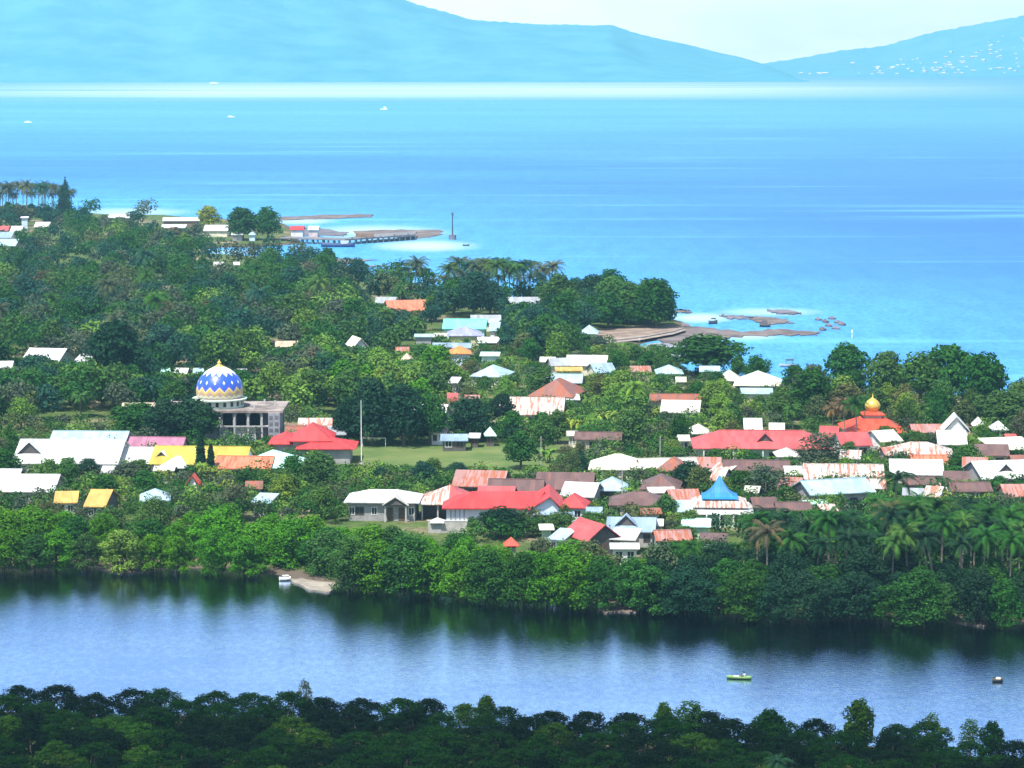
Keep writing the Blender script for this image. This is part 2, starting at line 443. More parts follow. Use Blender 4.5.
hill('mountain', [(-700, -70), (-200, -75), (100, -60), (300, -32), (380, -12), (412, 2), (440, 10), (470, 19), (520, 23), (590, 25), (610, 24), (632, 32), (690, 45),
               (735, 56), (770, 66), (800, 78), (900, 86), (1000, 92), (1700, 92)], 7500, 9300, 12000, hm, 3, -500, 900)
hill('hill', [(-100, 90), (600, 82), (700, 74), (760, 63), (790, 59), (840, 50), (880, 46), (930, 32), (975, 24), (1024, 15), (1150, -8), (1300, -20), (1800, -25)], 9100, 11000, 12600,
     hill_mat('far_hillside_haze_tint', (.055, .24, .31), (.09, .28, .33)), 9, 690, 1500)  # this slope's base colour carries painted haze blue too

def tiny_house():
    mb = MB().box(-5, 5, -4, 4, 0, 4)
    mb.slab([(-6, -5, 3.8), (6, -5, 3.8), (6, 0, 6.5), (-6, 0, 6.5), (6, 5, 3.8), (-6, 5, 3.8)], [(0, 1, 2, 3), (3, 2, 4, 5)], .2)
    return meshdata('hillside_house', mb.v, mb.f, plain('white_render', (.52, .54, .56), .8, .06))
TH = tiny_house()
V, xs = HILLH['hill']
for k in range(120):
    px = random.choice([random.gauss(985, 35), random.gauss(940, 22), random.gauss(880, 14), random.uniform(860, 1080), random.gauss(1010, 20)])
    if k < 7: px = random.uniform(800, 826)
    t = random.uniform(.05, .34) + (px - 860) / 900 * random.uniform(0, .3) if k >= 7 else random.uniform(.06, .08)
    i = min(58, max(1, int(t * 59))); j = int(np.argmin(abs(xs - px))); v = V[i, j]
    o = obj('hillside_house', TH, None, (float(v[0]) + random.uniform(-5, 5), float(v[1]), float(v[2]) - .8))
    o.rotation_euler = (0, 0, random.uniform(-.8, .8)); s = random.uniform(.6, 1.25); o.scale = (s, s, s * random.uniform(.8, 1.3))
    tag(o, 'tiny white house scattered over the hazy hillside across the strait', 'house', 'houses on the far hillside')
# ------------------------------------------------------------------ buildings
WALLS = {'white': (.72, .72, .70), 'grey': (.33, .32, .32), 'cream': (.66, .62, .48), 'green': (.42, .55, .40), 'blue': (.50, .62, .74),
         'brown': (.22, .15, .11), 'yellow': (.62, .56, .34), 'mint': (.45, .68, .60), 'pink': (.60, .45, .40), 'dark': (.10, .09, .085), 'tan': (.45, .38, .30)}
def wallmat(c): return plain('wall_' + c, WALLS[c], .9, .16, nscale=.5)
DARKGLASS = plain('dark_glass', (.025, .03, .04), .2, .3, spec=.5)
TIMBER = plain('timber', (.12, .075, .05), .8, .3, nscale=2)
WHITEPAINT = plain('white_paint', (.78, .78, .76), .6, .05)
CLEAR = []        # picture boxes that trees in front keep clear: x0,x1,y0,y1, ground row
FOOT = []         # footprints: x, y, half width, half depth
MARKS = []        # landmarks for the labels of the trees: phrase, px, py

def window(parent, x, y, z0, w, h, nrm='y'):
    """frame with a sill, pane as its child, on a wall that faces -y at y (or +-x at x)"""
    f = MB(); t = .09
    if nrm == 'y':
        f.box(x - w / 2 - t, x + w / 2 + t, y - .07, y - .003, z0 - t, z0 - .001); f.box(x - w / 2 - t, x + w / 2 + t, y - .07, y - .003, z0 + h + .001, z0 + h + t)
        f.box(x - w / 2 - t, x - w / 2 - .001, y - .07, y - .003, z0, z0 + h); f.box(x + w / 2 + .001, x + w / 2 + t, y - .07, y - .003, z0, z0 + h); f.box(x - .03, x + .03, y - .068, y - .03, z0, z0 + h)
        fo = f.build('window', WHITEPAINT if random.random() < .5 else TIMBER, parent)
        MB().box(x - w / 2, x + w / 2, y - .025, y - .004, z0, z0 + h).build('pane', DARKGLASS, fo)
def door(parent, x, y, w=1.0, h=2.1):
    d = MB().box(x - w / 2, x + w / 2, y - .06, y - .004, .05, h).build('door', TIMBER, parent)
    MB().box(x + w * .33, x + w * .33 + .08, y - .12, y - .062, 1.0, 1.12).build('handle', plain('handle_metal', (.5, .5, .5), .4, .1, .8), d)

def roof_shape(mb, kind, w, d, z, rise, ov, cx=0, cy=0, t=.16, hipf=1.0):
    x0, x1, y0, y1 = cx - w / 2 - ov, cx + w / 2 + ov, cy - d / 2 - ov, cy + d / 2 + ov
    rx = min(d / 2 + ov, (w / 2 + ov) * .85) * hipf; ym = (y0 + y1) / 2; xm = (x0 + x1) / 2; zt = z + rise
    if kind == 'hip':
        if w >= d:
            mb.slab([(x0, y0, z), (x1, y0, z), (x1, y1, z), (x0, y1, z), (x0 + rx, ym, zt), (x1 - rx, ym, zt)], [(0, 1, 5, 4), (1, 2, 5), (2, 3, 4, 5), (3, 0, 4)], t)
        else:
            ry = min(w / 2 + ov, (d / 2 + ov) * .85) * hipf
            mb.slab([(x0, y0, z), (x1, y0, z), (x1, y1, z), (x0, y1, z), (xm, y0 + ry, zt), (xm, y1 - ry, zt)], [(0, 1, 4), (1, 2, 5, 4), (2, 3, 5), (3, 0, 4, 5)], t)
    elif kind == 'pyr':
        mb.slab([(x0, y0, z), (x1, y0, z), (x1, y1, z), (x0, y1, z), (xm, ym, zt)], [(0, 1, 4), (1, 2, 4), (2, 3, 4), (3, 0, 4)], t)
    elif kind == 'gable':      # ridge along x
        mb.slab([(x0, y0, z), (x1, y0, z), (x1, ym, zt), (x0, ym, zt), (x1, y1, z), (x0, y1, z)], [(0, 1, 2, 3), (3, 2, 4, 5)], t)
    elif kind == 'front':      # ridge along y, gable faces the river
        mb.slab([(x0, y0, z), (xm, y0, zt), (xm, y1, zt), (x0, y1, z), (x1, y0, z), (x1, y1, z)], [(0, 1, 2, 3), (1, 4, 5, 2)], t)
    elif kind == 'shed':       # single slope rising to the back
        mb.slab([(x0, y0, z), (x1, y0, z), (x1, y1, zt), (x0, y1, zt)], [(0, 1, 2, 3)], t)

def walls_shape(mb, kind, w, d, h, rise, cx=0, cy=0):
    x0, x1, y0, y1 = cx - w / 2, cx + w / 2, cy - d / 2, cy + d / 2
    if kind == 'gable':
        r = h + rise * .93
        mb.add([(x0, y0, -1), (x1, y0, -1), (x1, y1, -1), (x0, y1, -1), (x0, y0, h), (x1, y0, h), (x1, y1, h), (x0, y1, h), (x0, cy, r), (x1, cy, r)],
               [(0, 1, 5, 4), (2, 3, 7, 6), (1, 2, 6, 9, 5), (3, 0, 4, 8, 7), (3, 2, 1, 0), (4, 5, 9, 8), (6, 7, 8, 9)])
    elif kind == 'front':
        r = h + rise * .93
        mb.add([(x0, y0, -1), (x1, y0, -1), (x1, y1, -1), (x0, y1, -1), (x0, y0, h), (x1, y0, h), (x1, y1, h), (x0, y1, h), (cx, y0, r), (cx, y1, r)],
               [(0, 1, 5, 8, 4), (2, 3, 7, 9, 6), (1, 2, 6, 5), (3, 0, 4, 7), (3, 2, 1, 0), (4, 8, 9, 7), (8, 5, 6, 9)])
    elif kind == 'shed':
        r = h + rise * .9
        mb.add([(x0, y0, -1), (x1, y0, -1), (x1, y1, -1), (x0, y1, -1), (x0, y0, h), (x1, y0, h), (x1, y1, r), (x0, y1, r)],
               [(3, 2, 1, 0), (4, 5, 6, 7), (0, 1, 5, 4), (1, 2, 6, 5), (2, 3, 7, 6), (3, 0, 4, 7)])
    else:
        mb.box(x0, x1, y0, y1, -1, h)

def house(short, where, x0, x1, yt, yb, kind, rc, wall='white', win=0, he=2.7, yaw=None, ov=.55, pitch=.40, wallpx=0, dorm=(), name='house', cat='house', hipf=1.0, lowroof=None, mark=True):
    """a house whose roof shows in the photograph between x0..x1 and yt (ridge)..yb (front eave)"""
    px = (x0 + x1) / 2
    e = P(px, yb, LAND + he); k = ppm(yb, LAND + he); tan = (H - he) / e.y
    W = (x1 - x0) / k; hh = max(.7, (yb - yt) / k)
    if kind == 'front':
        D = W * 1.25; rise = max(.8, hh - tan * D * .15)
    elif kind == 'shed':
        D = hh / (.16 + tan); rise = .16 * D
    elif kind == 'pyr':
        D = W; rise = max(1, hh - tan * D / 2)
    else:
        half = hh / (pitch + tan); D = 2 * half
        if D > 1.3 * W and kind == 'hip': D = 1.3 * W
        if D > 22: D = 22
        rise = max(.6, hh - tan * D / 2)
    yaw = random.uniform(-.10, .10) if yaw is None else R(yaw)
    w, d = max(1.5, W - 2 * ov), max(1.5, D - 2 * ov)
    c = (e.x + 0, e.y + D / 2, LAND)
    t = thing(name, (short + ' ' + where).strip(), cat, c, yaw)
    mb = MB(); walls_shape(mb, kind, w, d, he - .02, rise * (1 if kind != 'hip' else 1))
    mb.build('wall', wallmat(wall), t)
    mb = MB(); roof_shape(mb, kind, w, d, he + .08, rise, ov, hipf=hipf)
    ro = mb.build('roof', roof(rc), t)
    mb = MB()
    if kind in ('gable', 'hip') and D > 4:
        rx = min(D / 2, W / 2 * .85) * hipf if kind == 'hip' else 0
        if W > D: mb.box(-W / 2 + rx, W / 2 - rx, -.16, .16, he + .08 + rise - .03, he + .08 + rise + .07); mb.build('ridge_cap', roof(rc), ro)
    for (dx, dw) in dorm:        # small gabled vent on the front slope
        u = dx * W; y0 = -D * .30; z0 = he + .1 + rise * .42; dh = dw * .45
        mb = MB().add([(u - dw / 2, y0, z0 - .3), (u + dw / 2, y0, z0 - .3), (u, y0, z0 + dh)], [(0, 1, 2)])
        dm = MB().slab([(u - dw / 2 - .3, y0 - .35, z0 - .35), (u, y0 - .35, z0 + dh + .1), (u, y0 + D * .22, z0 + dh + .1), (u - dw / 2 - .3, y0 + D * .12, z0 - .2), (u + dw / 2 + .3, y0 - .35, z0 - .35), (u + dw / 2 + .3, y0 + D * .12, z0 - .2)],
                       [(0, 1, 2, 3), (1, 4, 5, 2)], .1).build('dormer', roof(rc), ro)
        mb = MB().box(u - dw / 2, u + dw / 2, y0 + .02, y0 + .3, z0 - .6, z0 - .3).add([(u - dw / 2, y0, z0 - .3), (u + dw / 2, y0, z0 - .3), (u, y0, z0 + dh - .05), (u - dw / 2, y0 + .25, z0 - .3), (u + dw / 2, y0 + .25, z0 - .3), (u, y0 + .25, z0 + dh - .05)],
                  [(0, 1, 2), (3, 5, 4), (0, 2, 5, 3), (1, 4, 5, 2)])
        mb.build('dormer_vent', wallmat('dark'), t)
    n = win
    if n:
        xs = [(-.5 + (i + .5) / n) * w for i in range(n)]
        for i, x in enumerate(xs):
            if n >= 3 and i == n // 2: door(t, x, -d / 2)
            else: window(t, x, -d / 2, .95, min(1.5, w / n * .55), 1.2)
    gy = toscreen(e.x, e.y, LAND)[1]
    CLEAR.append((x0, x1, yt, yb + wallpx, gy)); FOOT.append((c[0], c[1], W / 2, D / 2))
    if mark: MARKS.append((short, px, (yt + yb) / 2))
    house.dim = (w, d)
    return t

# the list: phrase, place, x0, x1, ridge row, eave row, roof form, roof colour, options
L = [
 # left by the river and the halls
 ('long white-roofed hall', 'with a dark triangular vent, left of the yellow roof', 12, 120, 439, 464, 'gable', 'white', dict(yaw=-2, dorm=((-.36, 5),), he=3.4, cat='hall', name='hall', wallpx=1)),
 ('white hall wing with two grey vents', 'between the long white hall and yellow roof', 93, 182, 447, 466, 'gable', 'white', dict(yaw=-4, dorm=((-.27, 3.2), (.27, 3)), he=2.6, cat='hall', name='hall')),
 ('pale blue roofed hall', 'behind the long white-roofed hall', 49, 127, 431, 443, 'gable', 'paleblue', dict(yaw=-3, he=3.6, cat='hall', name='hall')),
 ('mauve pink roofed house', 'behind the yellow roof left of the mosque', 123, 184, 437, 448, 'gable', 'mauve', dict(yaw=-4)),
 ('long yellow-roofed hall', 'behind the two cypress trees', 150, 248, 446, 465, 'gable', 'yellow', dict(yaw=-4, he=3.0, cat='hall', name='hall')),
 ('orange-red striped roof house', 'in front of the yellow-roofed hall right of the cypresses', 214, 273, 456, 469, 'gable', 'redstripe', dict(yaw=-5)),
 ('mint green hip-roofed house', 'in front of the red pavilion roof', 240, 298, 450, 468, 'hip', 'mint', dict(yaw=-12)),
 ('small white roofed house', 'left of the cypresses, below the white hall wing', 160, 189, 456, 468, 'hip', 'white', dict(yaw=-10)),
 ('low white roofed shed', 'among bushes below the white hall wing', 101, 114, 466, 473, 'gable', 'white', {}),
 ('narrow off-white roofed shed', 'left of the cypresses among bushes', 153, 175, 466, 471, 'gable', 'offwhite', {}),
 ('big white roofed house', 'at the far left edge above the mangroves', -14, 56, 474, 492, 'gable', 'white', dict(yaw=-3)),
 ('white roof top house', 'at the left edge behind the big white-roofed house', -30, 20, 469, 478, 'gable', 'white', dict()),
 ('pale ochre roofed house', 'left one of the two ochre roofs by the mangroves', 52, 76, 491, 503, 'gable', 'ochre', dict(yaw=4, wall='cream')),
 ('bright orange-ochre roofed house', 'right one of the two ochre roofs by the mangroves', 86, 109, 489, 507, 'gable', 'ochre', dict(yaw=-6, wall='dark', wallpx=4)),
 ('pale blue-white roofed house', 'right of the ochre roofs above the mangroves', 137, 168, 489, 501, 'hip', 'paleblue', dict(yaw=8)),
 ('small red-roofed hut with white side', 'at the foot of the cypresses', 186, 199, 475, 485, 'front', 'orangered', dict(wall='white')),
 ('small brown-red roofed house', 'right of the cypresses in the bushes', 244, 262, 481, 489, 'gable', 'rust', {}),
 ('small pale blue shed', 'alone above the mangroves below the mint roof', 253, 274, 493, 503, 'shed', 'paleblue', dict(yaw=-14)),
 # around the mosque, behind the field
 ('rusty white roofed house', 'just right of the domed mosque', 297, 332, 418, 428, 'gable', 'rustwhite', dict(wall='brown')),
 ('rusty brown roofed shed', 'right of the mosque behind the red pavilion', 284, 326, 426, 435, 'gable', 'rust', dict(wall='brown')),
 ('dark shed with a grey roof', 'behind the goal of the sports field', 316, 345, 426, 435, 'shed', 'grey', dict(wall='dark')),
 ('white gabled roof house', 'behind the dark trees right of the field goal', 412, 448, 404, 421, 'gable', 'white', dict(yaw=-8)),
 ('rust-stained white roofed house', 'at the back edge of the sports field', 431, 449, 419, 433, 'gable', 'rustwhite', dict(yaw=-5)),
 ('low blue-grey open shed', 'on the back edge of the sports field', 440, 468, 434, 441, 'shed', 'bluegrey', dict(wall='dark', he=2.3)),
 ('small white roofed stall', 'under dark trees at the back of the sports field', 470, 479, 433, 438, 'shed', 'white', dict(wall='dark', he=2.2)),
 ('small mint roofed kiosk', 'at the back right corner of the sports field', 484, 496, 427, 436, 'hip', 'mint', dict(wall='dark', he=2.4)),
 ('small pinkish house', 'left of the brown-pink roof in the trees north of the field', 447, 457, 393, 402, 'gable', 'pink', dict(wall='pink')),
 ('faded brown-pink roofed house', 'in the trees behind the sports field', 464, 480, 395, 401, 'gable', 'rustpink', {}),
 # the upper middle cluster
 ('red and white roofed house', 'alone in the wood near the bay', 384, 425, 300, 311, 'gable', 'redstripe', dict(wall='white', yaw=12)),
 ('grey roofed house', 'left behind the red and white roof in the wood', 375, 396, 297, 304, 'gable', 'grey', {}),
 ('greyish white roofed house', 'below the coconut palms near the shore', 508, 541, 297, 306, 'gable', 'grey', dict(wall='white')),
 ('long bright teal roof house', 'in the upper cluster of houses', 443, 487, 319, 329, 'gable', 'teal', dict(wall='mint', he=3.4, yaw=-3)),
 ('grey roofed house', 'behind the right end of the teal roof', 470, 501, 315, 323, 'gable', 'grey', {}),
 ('narrow white walled house', 'at the right end of the teal roof', 489, 500, 322, 331, 'shed', 'paleblue', dict(wall='white')),
 ('purple-blue roofed house with yellow wall', 'in front of the teal roof', 447, 482, 326, 336, 'hip', 'purple', dict(wall='yellow', wallpx=6, he=3.2)),
 ('grey block house with flat pale roof', 'left of the purple roof', 414, 433, 334, 337, 'shed', 'paleblue', dict(wall='grey', he=4.6, wallpx=11)),
 ('small yellowish house', 'between the grey block house and the purple roof', 433, 447, 333, 338, 'shed', 'offwhite', dict(wall='yellow')),
 ('small clean white roofed house', 'right of the purple roof', 477, 499, 337, 343, 'gable', 'white', dict(wall='dark')),
 ('long low grey roofed house', 'between the purple roof and the orange roof', 432, 472, 343, 348, 'gable', 'bluegrey', dict(wall='tan')),
 ('orange tiled roof house with pale blue wall', 'in the upper cluster', 448, 471, 346, 354, 'hip', 'orange', dict(wall='blue', wallpx=6, he=3.2)),
 ('small mint walled house', 'right of the orange tiled roof', 480, 500, 352, 356, 'shed', 'mint', dict(wall='mint', wallpx=6)),
 ('small reddish roofed house', 'half hidden left of the grey block house', 395, 409, 347, 353, 'gable', 'rustpink', {}),
 ('small tan roofed house', 'in front of the small reddish roof', 400, 413, 353, 361, 'hip', 'tan', dict(wall='tan')),
 ('bluish white hip-roofed house', 'alone below the upper cluster of houses', 474, 510, 365, 377, 'hip', 'paleblue', dict(yaw=-14)),
 ('small white shed', 'left of the bluish white hip roof', 450, 459, 377, 383, 'shed', 'white', dict(yaw=-10)),
 ('long rust-topped white roof house', 'in the middle of the village', 498, 566, 397, 415, 'gable', 'rustwhite', dict(yaw=-4, wall='pink')),
 # shore middle
 ('light blue roofed house', 'at the left end of the shore road', 580, 599, 325, 334, 'hip', 'paleblue', {}),
 ('long cream white roof house', 'in the trees south of the shore road', 567, 609, 355, 366, 'gable', 'offwhite', dict(wall='cream')),
 ('ochre yellow house with white roof edge', 'in front of the cream white roof', 555, 583, 367, 371, 'shed', 'ochre', dict(wall='yellow', wallpx=4)),
 ('purple-grey sheet roof house', 'left of the cream white roof', 548, 570, 358, 366, 'gable', 'grey', dict(yaw=10)),
 ('small yellow house', 'left of the purple-grey sheet roof', 540, 556, 357, 362, 'gable', 'cream', dict(wall='yellow')),
 ('bluish grey roof house', 'right of the ochre yellow house', 590, 613, 363, 373, 'gable', 'bluegrey', dict(yaw=14)),
 ('pale mint-white roof house', 'behind the red-brown hip roof', 545, 584, 374, 383, 'gable', 'paleblue', dict(wall='brown', yaw=-6)),
 ('large red-brown hip-roofed house', 'behind the long rust-topped roof', 535, 582, 378, 397, 'hip', 'rust', dict(yaw=-16)),
 ('small white lean-to', 'at the right foot of the red-brown hip roof', 566, 580, 394, 400, 'shed', 'white', dict(he=2.2)),
 ('long low red-rust roof house', 'right of the banana plants', 650, 703, 394, 401, 'gable', 'rust', dict(wall='tan')),
 ('white roofed house', 'in front of the long low red-rust roof', 663, 703, 400, 413, 'gable', 'offwhite', dict(yaw=-8, wall='tan', wallpx=3)),
 ('pale blue roofed house', 'under the broad tree by the bay', 656, 684, 365, 374, 'hip', 'paleblue', {}),
 ('faded pink roofed house', 'left of the pale blue roof under the broad tree', 630, 651, 366, 372, 'gable', 'rustpink', {}),
 ('small pale blue roof with red edge', 'right of the broad tree by the bay', 700, 721, 366, 372, 'gable', 'paleblue', dict(wall='pink')),
 ('small cream shed', 'in the trees below the broad tree by the bay', 676, 687, 377, 382, 'gable', 'cream', {}),
 ('small mint-cream hip roof house', 'left of the large mint-cream roof by the bay', 719, 742, 370, 381, 'hip', 'cream', {}),
 ('large mint-cream roof building', 'right on the edge of the bay', 737, 784, 371, 386, 'hip', 'cream', dict(yaw=-8, wall='dark', wallpx=2)),
 ('white-blue lean-to roof', 'below the large mint-cream roof by the bay', 741, 774, 388, 394, 'shed', 'paleblue', dict(he=2.4)),
 ('small white gabled house', 'behind the long red roof', 745, 764, 418, 430, 'gable', 'white', {}),
 ('small cream roof house', 'right of the small white gabled house, behind the long red roof', 770, 786, 423, 430, 'gable', 'cream', {}),
 ('cream-white patchy roof house', 'left behind the long red roof', 688, 712, 424, 434, 'hip', 'offwhite', {}),
 ('tiny cream shed', 'at the left end of the long red roof', 678, 690, 435, 441, 'gable', 'cream', {}),
 ('low brown roof house', 'below the banana plants', 575, 623, 432, 440, 'gable', 'brown', dict(wall='tan')),
 ('small pale shed', 'at the left end of the low brown roof', 567, 578, 431, 436, 'shed', 'offwhite', {}),
 # right hand village
 ('small white-roofed porch house', 'in front of the long red roof', 776, 801, 448, 457, 'hip', 'offwhite', dict(wall='white')),
 ('faded pink roofed house', 'between the long red roof and the gold-domed mosque', 822, 842, 426, 438, 'gable', 'pink', dict(yaw=-10)),
 ('pale pink-red roofed house', 'in front of the gold-domed mosque', 838, 871, 432, 446, 'gable', 'pink', dict(yaw=6, wall='white')),
 ('narrow white roof house', 'right in front of the gold-domed mosque', 872, 898, 430, 442, 'gable', 'offwhite', dict(yaw=20)),
 ('faded brown-pink roofed house', 'right of the gold-domed mosque', 912, 944, 424, 433, 'gable', 'rustpink', {}),
 ('tall white gabled house', 'beneath the big coastal trees on the right', 944, 972, 416, 432, 'front', 'white', dict(wall='white', he=3.6)),
 ('white house with stained roof', 'in front of the tall white gabled house', 940, 970, 430, 445, 'gable', 'offwhite', dict(wall='white', wallpx=4)),
 ('small white patchy roof house', 'right of the tall white gabled house', 973, 986, 417, 426, 'hip', 'white', {}),
 ('little white house', 'among trees near the right edge below the coastal trees', 992, 1009, 421, 430, 'hip', 'white', {}),
 ('small bright red shed', 'near the right edge of the village', 1006, 1018, 434, 440, 'gable', 'pink', {}),
 ('long cream roof house', 'slanting at the right edge of the village', 988, 1036, 437, 450, 'shed', 'cream', dict(yaw=14, wall='brown')),
 ('brown roofed house', 'left of the long cream roof at the right edge', 978, 1012, 444, 456, 'gable', 'brown', {}),
 ('rust-pink roofed house', 'right of the rust and white hip roof', 966, 992, 457, 470, 'gable', 'rustpink', dict(yaw=-10)),
 ('large rust and white hip-roofed house', 'right of centre in the right-hand village', 888, 957, 442, 456, 'hip', 'rustwhite', dict(yaw=-6)),
 ('red corrugated roof house', 'in front of the rust and white hip roof', 912, 950, 455, 464, 'gable', 'redstripe', {}),
 ('wide white roofed house', 'below the red corrugated roof', 893, 947, 459, 475, 'gable', 'white', dict(yaw=-6, wall='pink')),
 ('long rust-striped white roof building', 'in front of the large grey-green bush', 806, 887, 464, 480, 'gable', 'rustwhite', dict(yaw=-4, wall='pink')),
 ('white roofed house with red trim', 'at the left end of the rust-striped white roof', 785, 815, 466, 475, 'gable', 'white', dict(wall='pink')),
 ('small white rusty shed', 'below the right end of the rust-striped white roof', 866, 888, 479, 489, 'gable', 'rustwhite', {}),
 ('brown roofed house', 'right of the small white rusty shed', 903, 937, 477, 485, 'gable', 'brown', {}),
 ('small cream white shed', 'left of the brown roof by the tall palm', 897, 908, 476, 483, 'hip', 'offwhite', {}),
 ('jumbled white roofed house', 'above the palms right of the brown roof', 929, 947, 486, 497, 'gable', 'rustwhite', dict(yaw=-20)),
 ('long brown roofed house with white front', 'above the palms on the right', 951, 993, 482, 492, 'gable', 'brown', dict(wall='white', wallpx=5, he=2.4)),
 ('white roofed house with small red vent', 'at the right edge above the palms', 975, 1036, 460, 479, 'gable', 'white', dict(yaw=10, dorm=((-.02, 3),))),
 ('faded brown roofed house', 'at the right edge beside the palms', 1004, 1040, 484, 497, 'gable', 'rustpink', {}),
 ('faded pinkish roofed house', 'left of the grey-white gabled roof', 783, 806, 477, 491, 'gable', 'rustpink', dict(yaw=-16)),
 ('brown roofed house', 'below the grey-white gabled roof by the palms', 776, 812, 502, 511, 'gable', 'brown', {}),
 ('small white boarded shed', 'below the grey-white gabled roof', 820, 838, 504, 511, 'shed', 'rustwhite', dict(he=2.2)),
 ('small rust-white roof house', 'right of the grey-green feathery tree', 842, 864, 450, 459, 'gable', 'rustwhite', dict(yaw=-12)),
 ('small pinkish sheet roof', 'left of the rust and white hip roof', 882, 901, 447, 454, 'gable', 'rustpink', dict(yaw=8)),
 ('dull brown roof house', 'under the round dark green tree on the right', 946, 972, 471, 481, 'gable', 'brown', dict(yaw=-8)),
 ('small grey sheet roof', 'beside the dark tall palm on its right', 904, 926, 488, 496, 'shed', 'grey', dict(yaw=-10, win=0)),
 ('rusty little shed', 'left of the dark tree behind the blue cone roof', 640, 662, 508, 514, 'shed', 'rust', dict(win=0)),
 ('small faded rust roof', 'right of the brown house by the long cream roof', 1012, 1034, 455, 464, 'gable', 'rust', {}),
 ('little grey-white roof', 'right behind the blue cone roof', 746, 762, 486, 493, 'gable', 'offwhite', dict(yaw=-14)),
 ('brownish sheet roof', 'left of the rust-pink roof above the palms', 700, 728, 533, 541, 'shed', 'brown', dict(win=0, yaw=-6)),
 # middle south
 ('rust-striped roof house', 'right of the long cream roof in the middle', 658, 692, 457, 472, 'hip', 'rust', dict(yaw=-10)),
 ('rust-pink roofed house', 'in front of the left end of the long red roof', 690, 723, 457, 468, 'gable', 'rustpink', {}),
 ('long dark brown roof house', 'below the wall of the long red roof', 724, 792, 460, 471, 'gable', 'brown', dict(wall='brown')),
 ('white-edged dark shed', 'behind the blue cone-roofed mosque', 714, 736, 463, 472, 'shed', 'rustwhite', dict(wall='dark', yaw=-25)),
 ('rusty white narrow roof', 'between the dark tree and the blue cone', 716, 731, 468, 481, 'gable', 'rustwhite', dict(yaw=-20)),
 ('brown roof house', 'right of the blue cone-roofed mosque', 752, 778, 497, 508, 'gable', 'brown', {}),
 ('white-cream hip roof house', 'right of the dark conical tree', 590, 648, 454, 470, 'hip', 'cream', dict(yaw=-4)),
 ('long cream roof house', 'right of the white-cream hip roof', 638, 698, 458, 470, 'gable', 'offwhite', dict(yaw=8)),
 ('brown-grey roof house', 'left of the white gabled roof in the middle', 537, 596, 472, 490, 'gable', 'brown', dict(yaw=-5)),
 ('white gabled roof house with grey end wall', 'just right of the red-roofed hall', 565, 601, 482, 497, 'gable', 'white', dict(yaw=-14, wall='grey', wallpx=6)),
 ('grey-white weathered roof house', 'behind the white gabled roof with the grey end wall', 597, 629, 477, 491, 'hip', 'paleblue', dict(yaw=-4, wall='dark')),
 ('dark brown roof house', 'in front of the cream roofs in the middle', 642, 683, 474, 490, 'hip', 'brown', dict(yaw=-8)),
 ('white sheet-roofed shed', 'in front of the dark brown roof', 648, 676, 487, 493, 'shed', 'offwhite', {}),
 ('wide brown roof house with pale eave', 'right of the white gable with grey end wall', 610, 670, 491, 506, 'hip', 'brown', dict(yaw=-4, wall='tan', wallpx=5)),
 ('rust and white roof house', 'left of the blue cone-roofed mosque', 668, 700, 489, 501, 'gable', 'rustpink', dict(yaw=6)),
 ('white-blue roofed annex', 'attached left of the blue cone-roofed mosque', 676, 699, 500, 512, 'gable', 'paleblue', dict(wall='green', he=2.4)),
 ('small bright red roof house', 'at the right end of the red-roofed hall', 560, 589, 493, 508, 'hip', 'red', dict(yaw=-10, wall='blue')),
 ('blue-grey lean-to', 'right of the small bright red roof', 586, 603, 507, 513, 'shed', 'bluegrey', dict(he=2.3)),
 ('grey-blue roofed house with dark gable', 'below the wide brown roof', 608, 658, 517, 532, 'gable', 'bluegrey', dict(yaw=-6, dorm=((-.1, 4),), wall='grey')),
 ('red and white gabled house', 'with a black open gable above the mangroves', 572, 614, 524, 541, 'front', 'pink', dict(wall='dark', yaw=28, wallpx=3)),
 ('white sloping roof shed', 'right of the red and white gabled house', 612, 640, 528, 540, 'shed', 'white', dict(yaw=-14)),
 ('low white house', 'nearly hidden in trees below the red and white gabled house', 610, 640, 543, 549, 'shed', 'white', dict(wall='white', wallpx=5)),
 ('light blue sheet roof shed', 'left of the red and white gabled house', 553, 572, 528, 540, 'shed', 'paleblue', dict(yaw=-24)),
 ('rust-pink roof house with white wall', 'above the mangroves right of the grey-blue roof', 654, 692, 530, 541, 'gable', 'rustpink', dict(wall='white', wallpx=4, he=2.4)),
 ('pale mint sheet roof', 'in front of the blue cone-roofed mosque', 682, 712, 518, 527, 'shed', 'mint', dict(yaw=-6, win=0, he=2.2, wall='green')),
 ('small white shed', 'between the grey-blue roof and the pale mint sheet roof', 650, 664, 519, 526, 'gable', 'white', {}),
 ('brown rust-striped roof house', 'behind the red and white hip roof', 455, 508, 470, 487, 'gable', 'rustpink', dict(yaw=-8, wall='dark')),
 ('long brown roof house', 'behind the red-roofed hall', 488, 545, 479, 493, 'gable', 'brown', dict(yaw=-4)),
 ('red roofed house', 'between the hip roof and the red-roofed hall', 478, 516, 486, 499, 'gable', 'pink', dict(yaw=-6)),
 ('small orange-red awning hut', 'sunk in the mangroves below the red-roofed hall', 505, 517, 537, 546, 'pyr', 'orangered', dict(wall='dark')),
 ('tiny white awning hut', 'in front of the open carport of the hip roof', 432, 443, 518, 523, 'hip', 'white', dict(wall='grey', he=1.9, win=0)),
 ('small cream-roofed shed', 'in the trees below the right end of the red-roofed hall', 541, 552, 524, 530, 'shed', 'cream', dict(wall='green', win=0)),
 # woods on the left
 ('white gabled house', 'in the wood at the left above the palms', 24, 64, 348, 362, 'gable', 'white', dict(yaw=-10)),
 ('small white house', 'right of the white gabled house in the wood', 77, 95, 354, 363, 'gable', 'white', dict(yaw=-20)),
 ('white house', 'cut by the left edge in the wood', -8, 11, 361, 369, 'gable', 'white', {}),
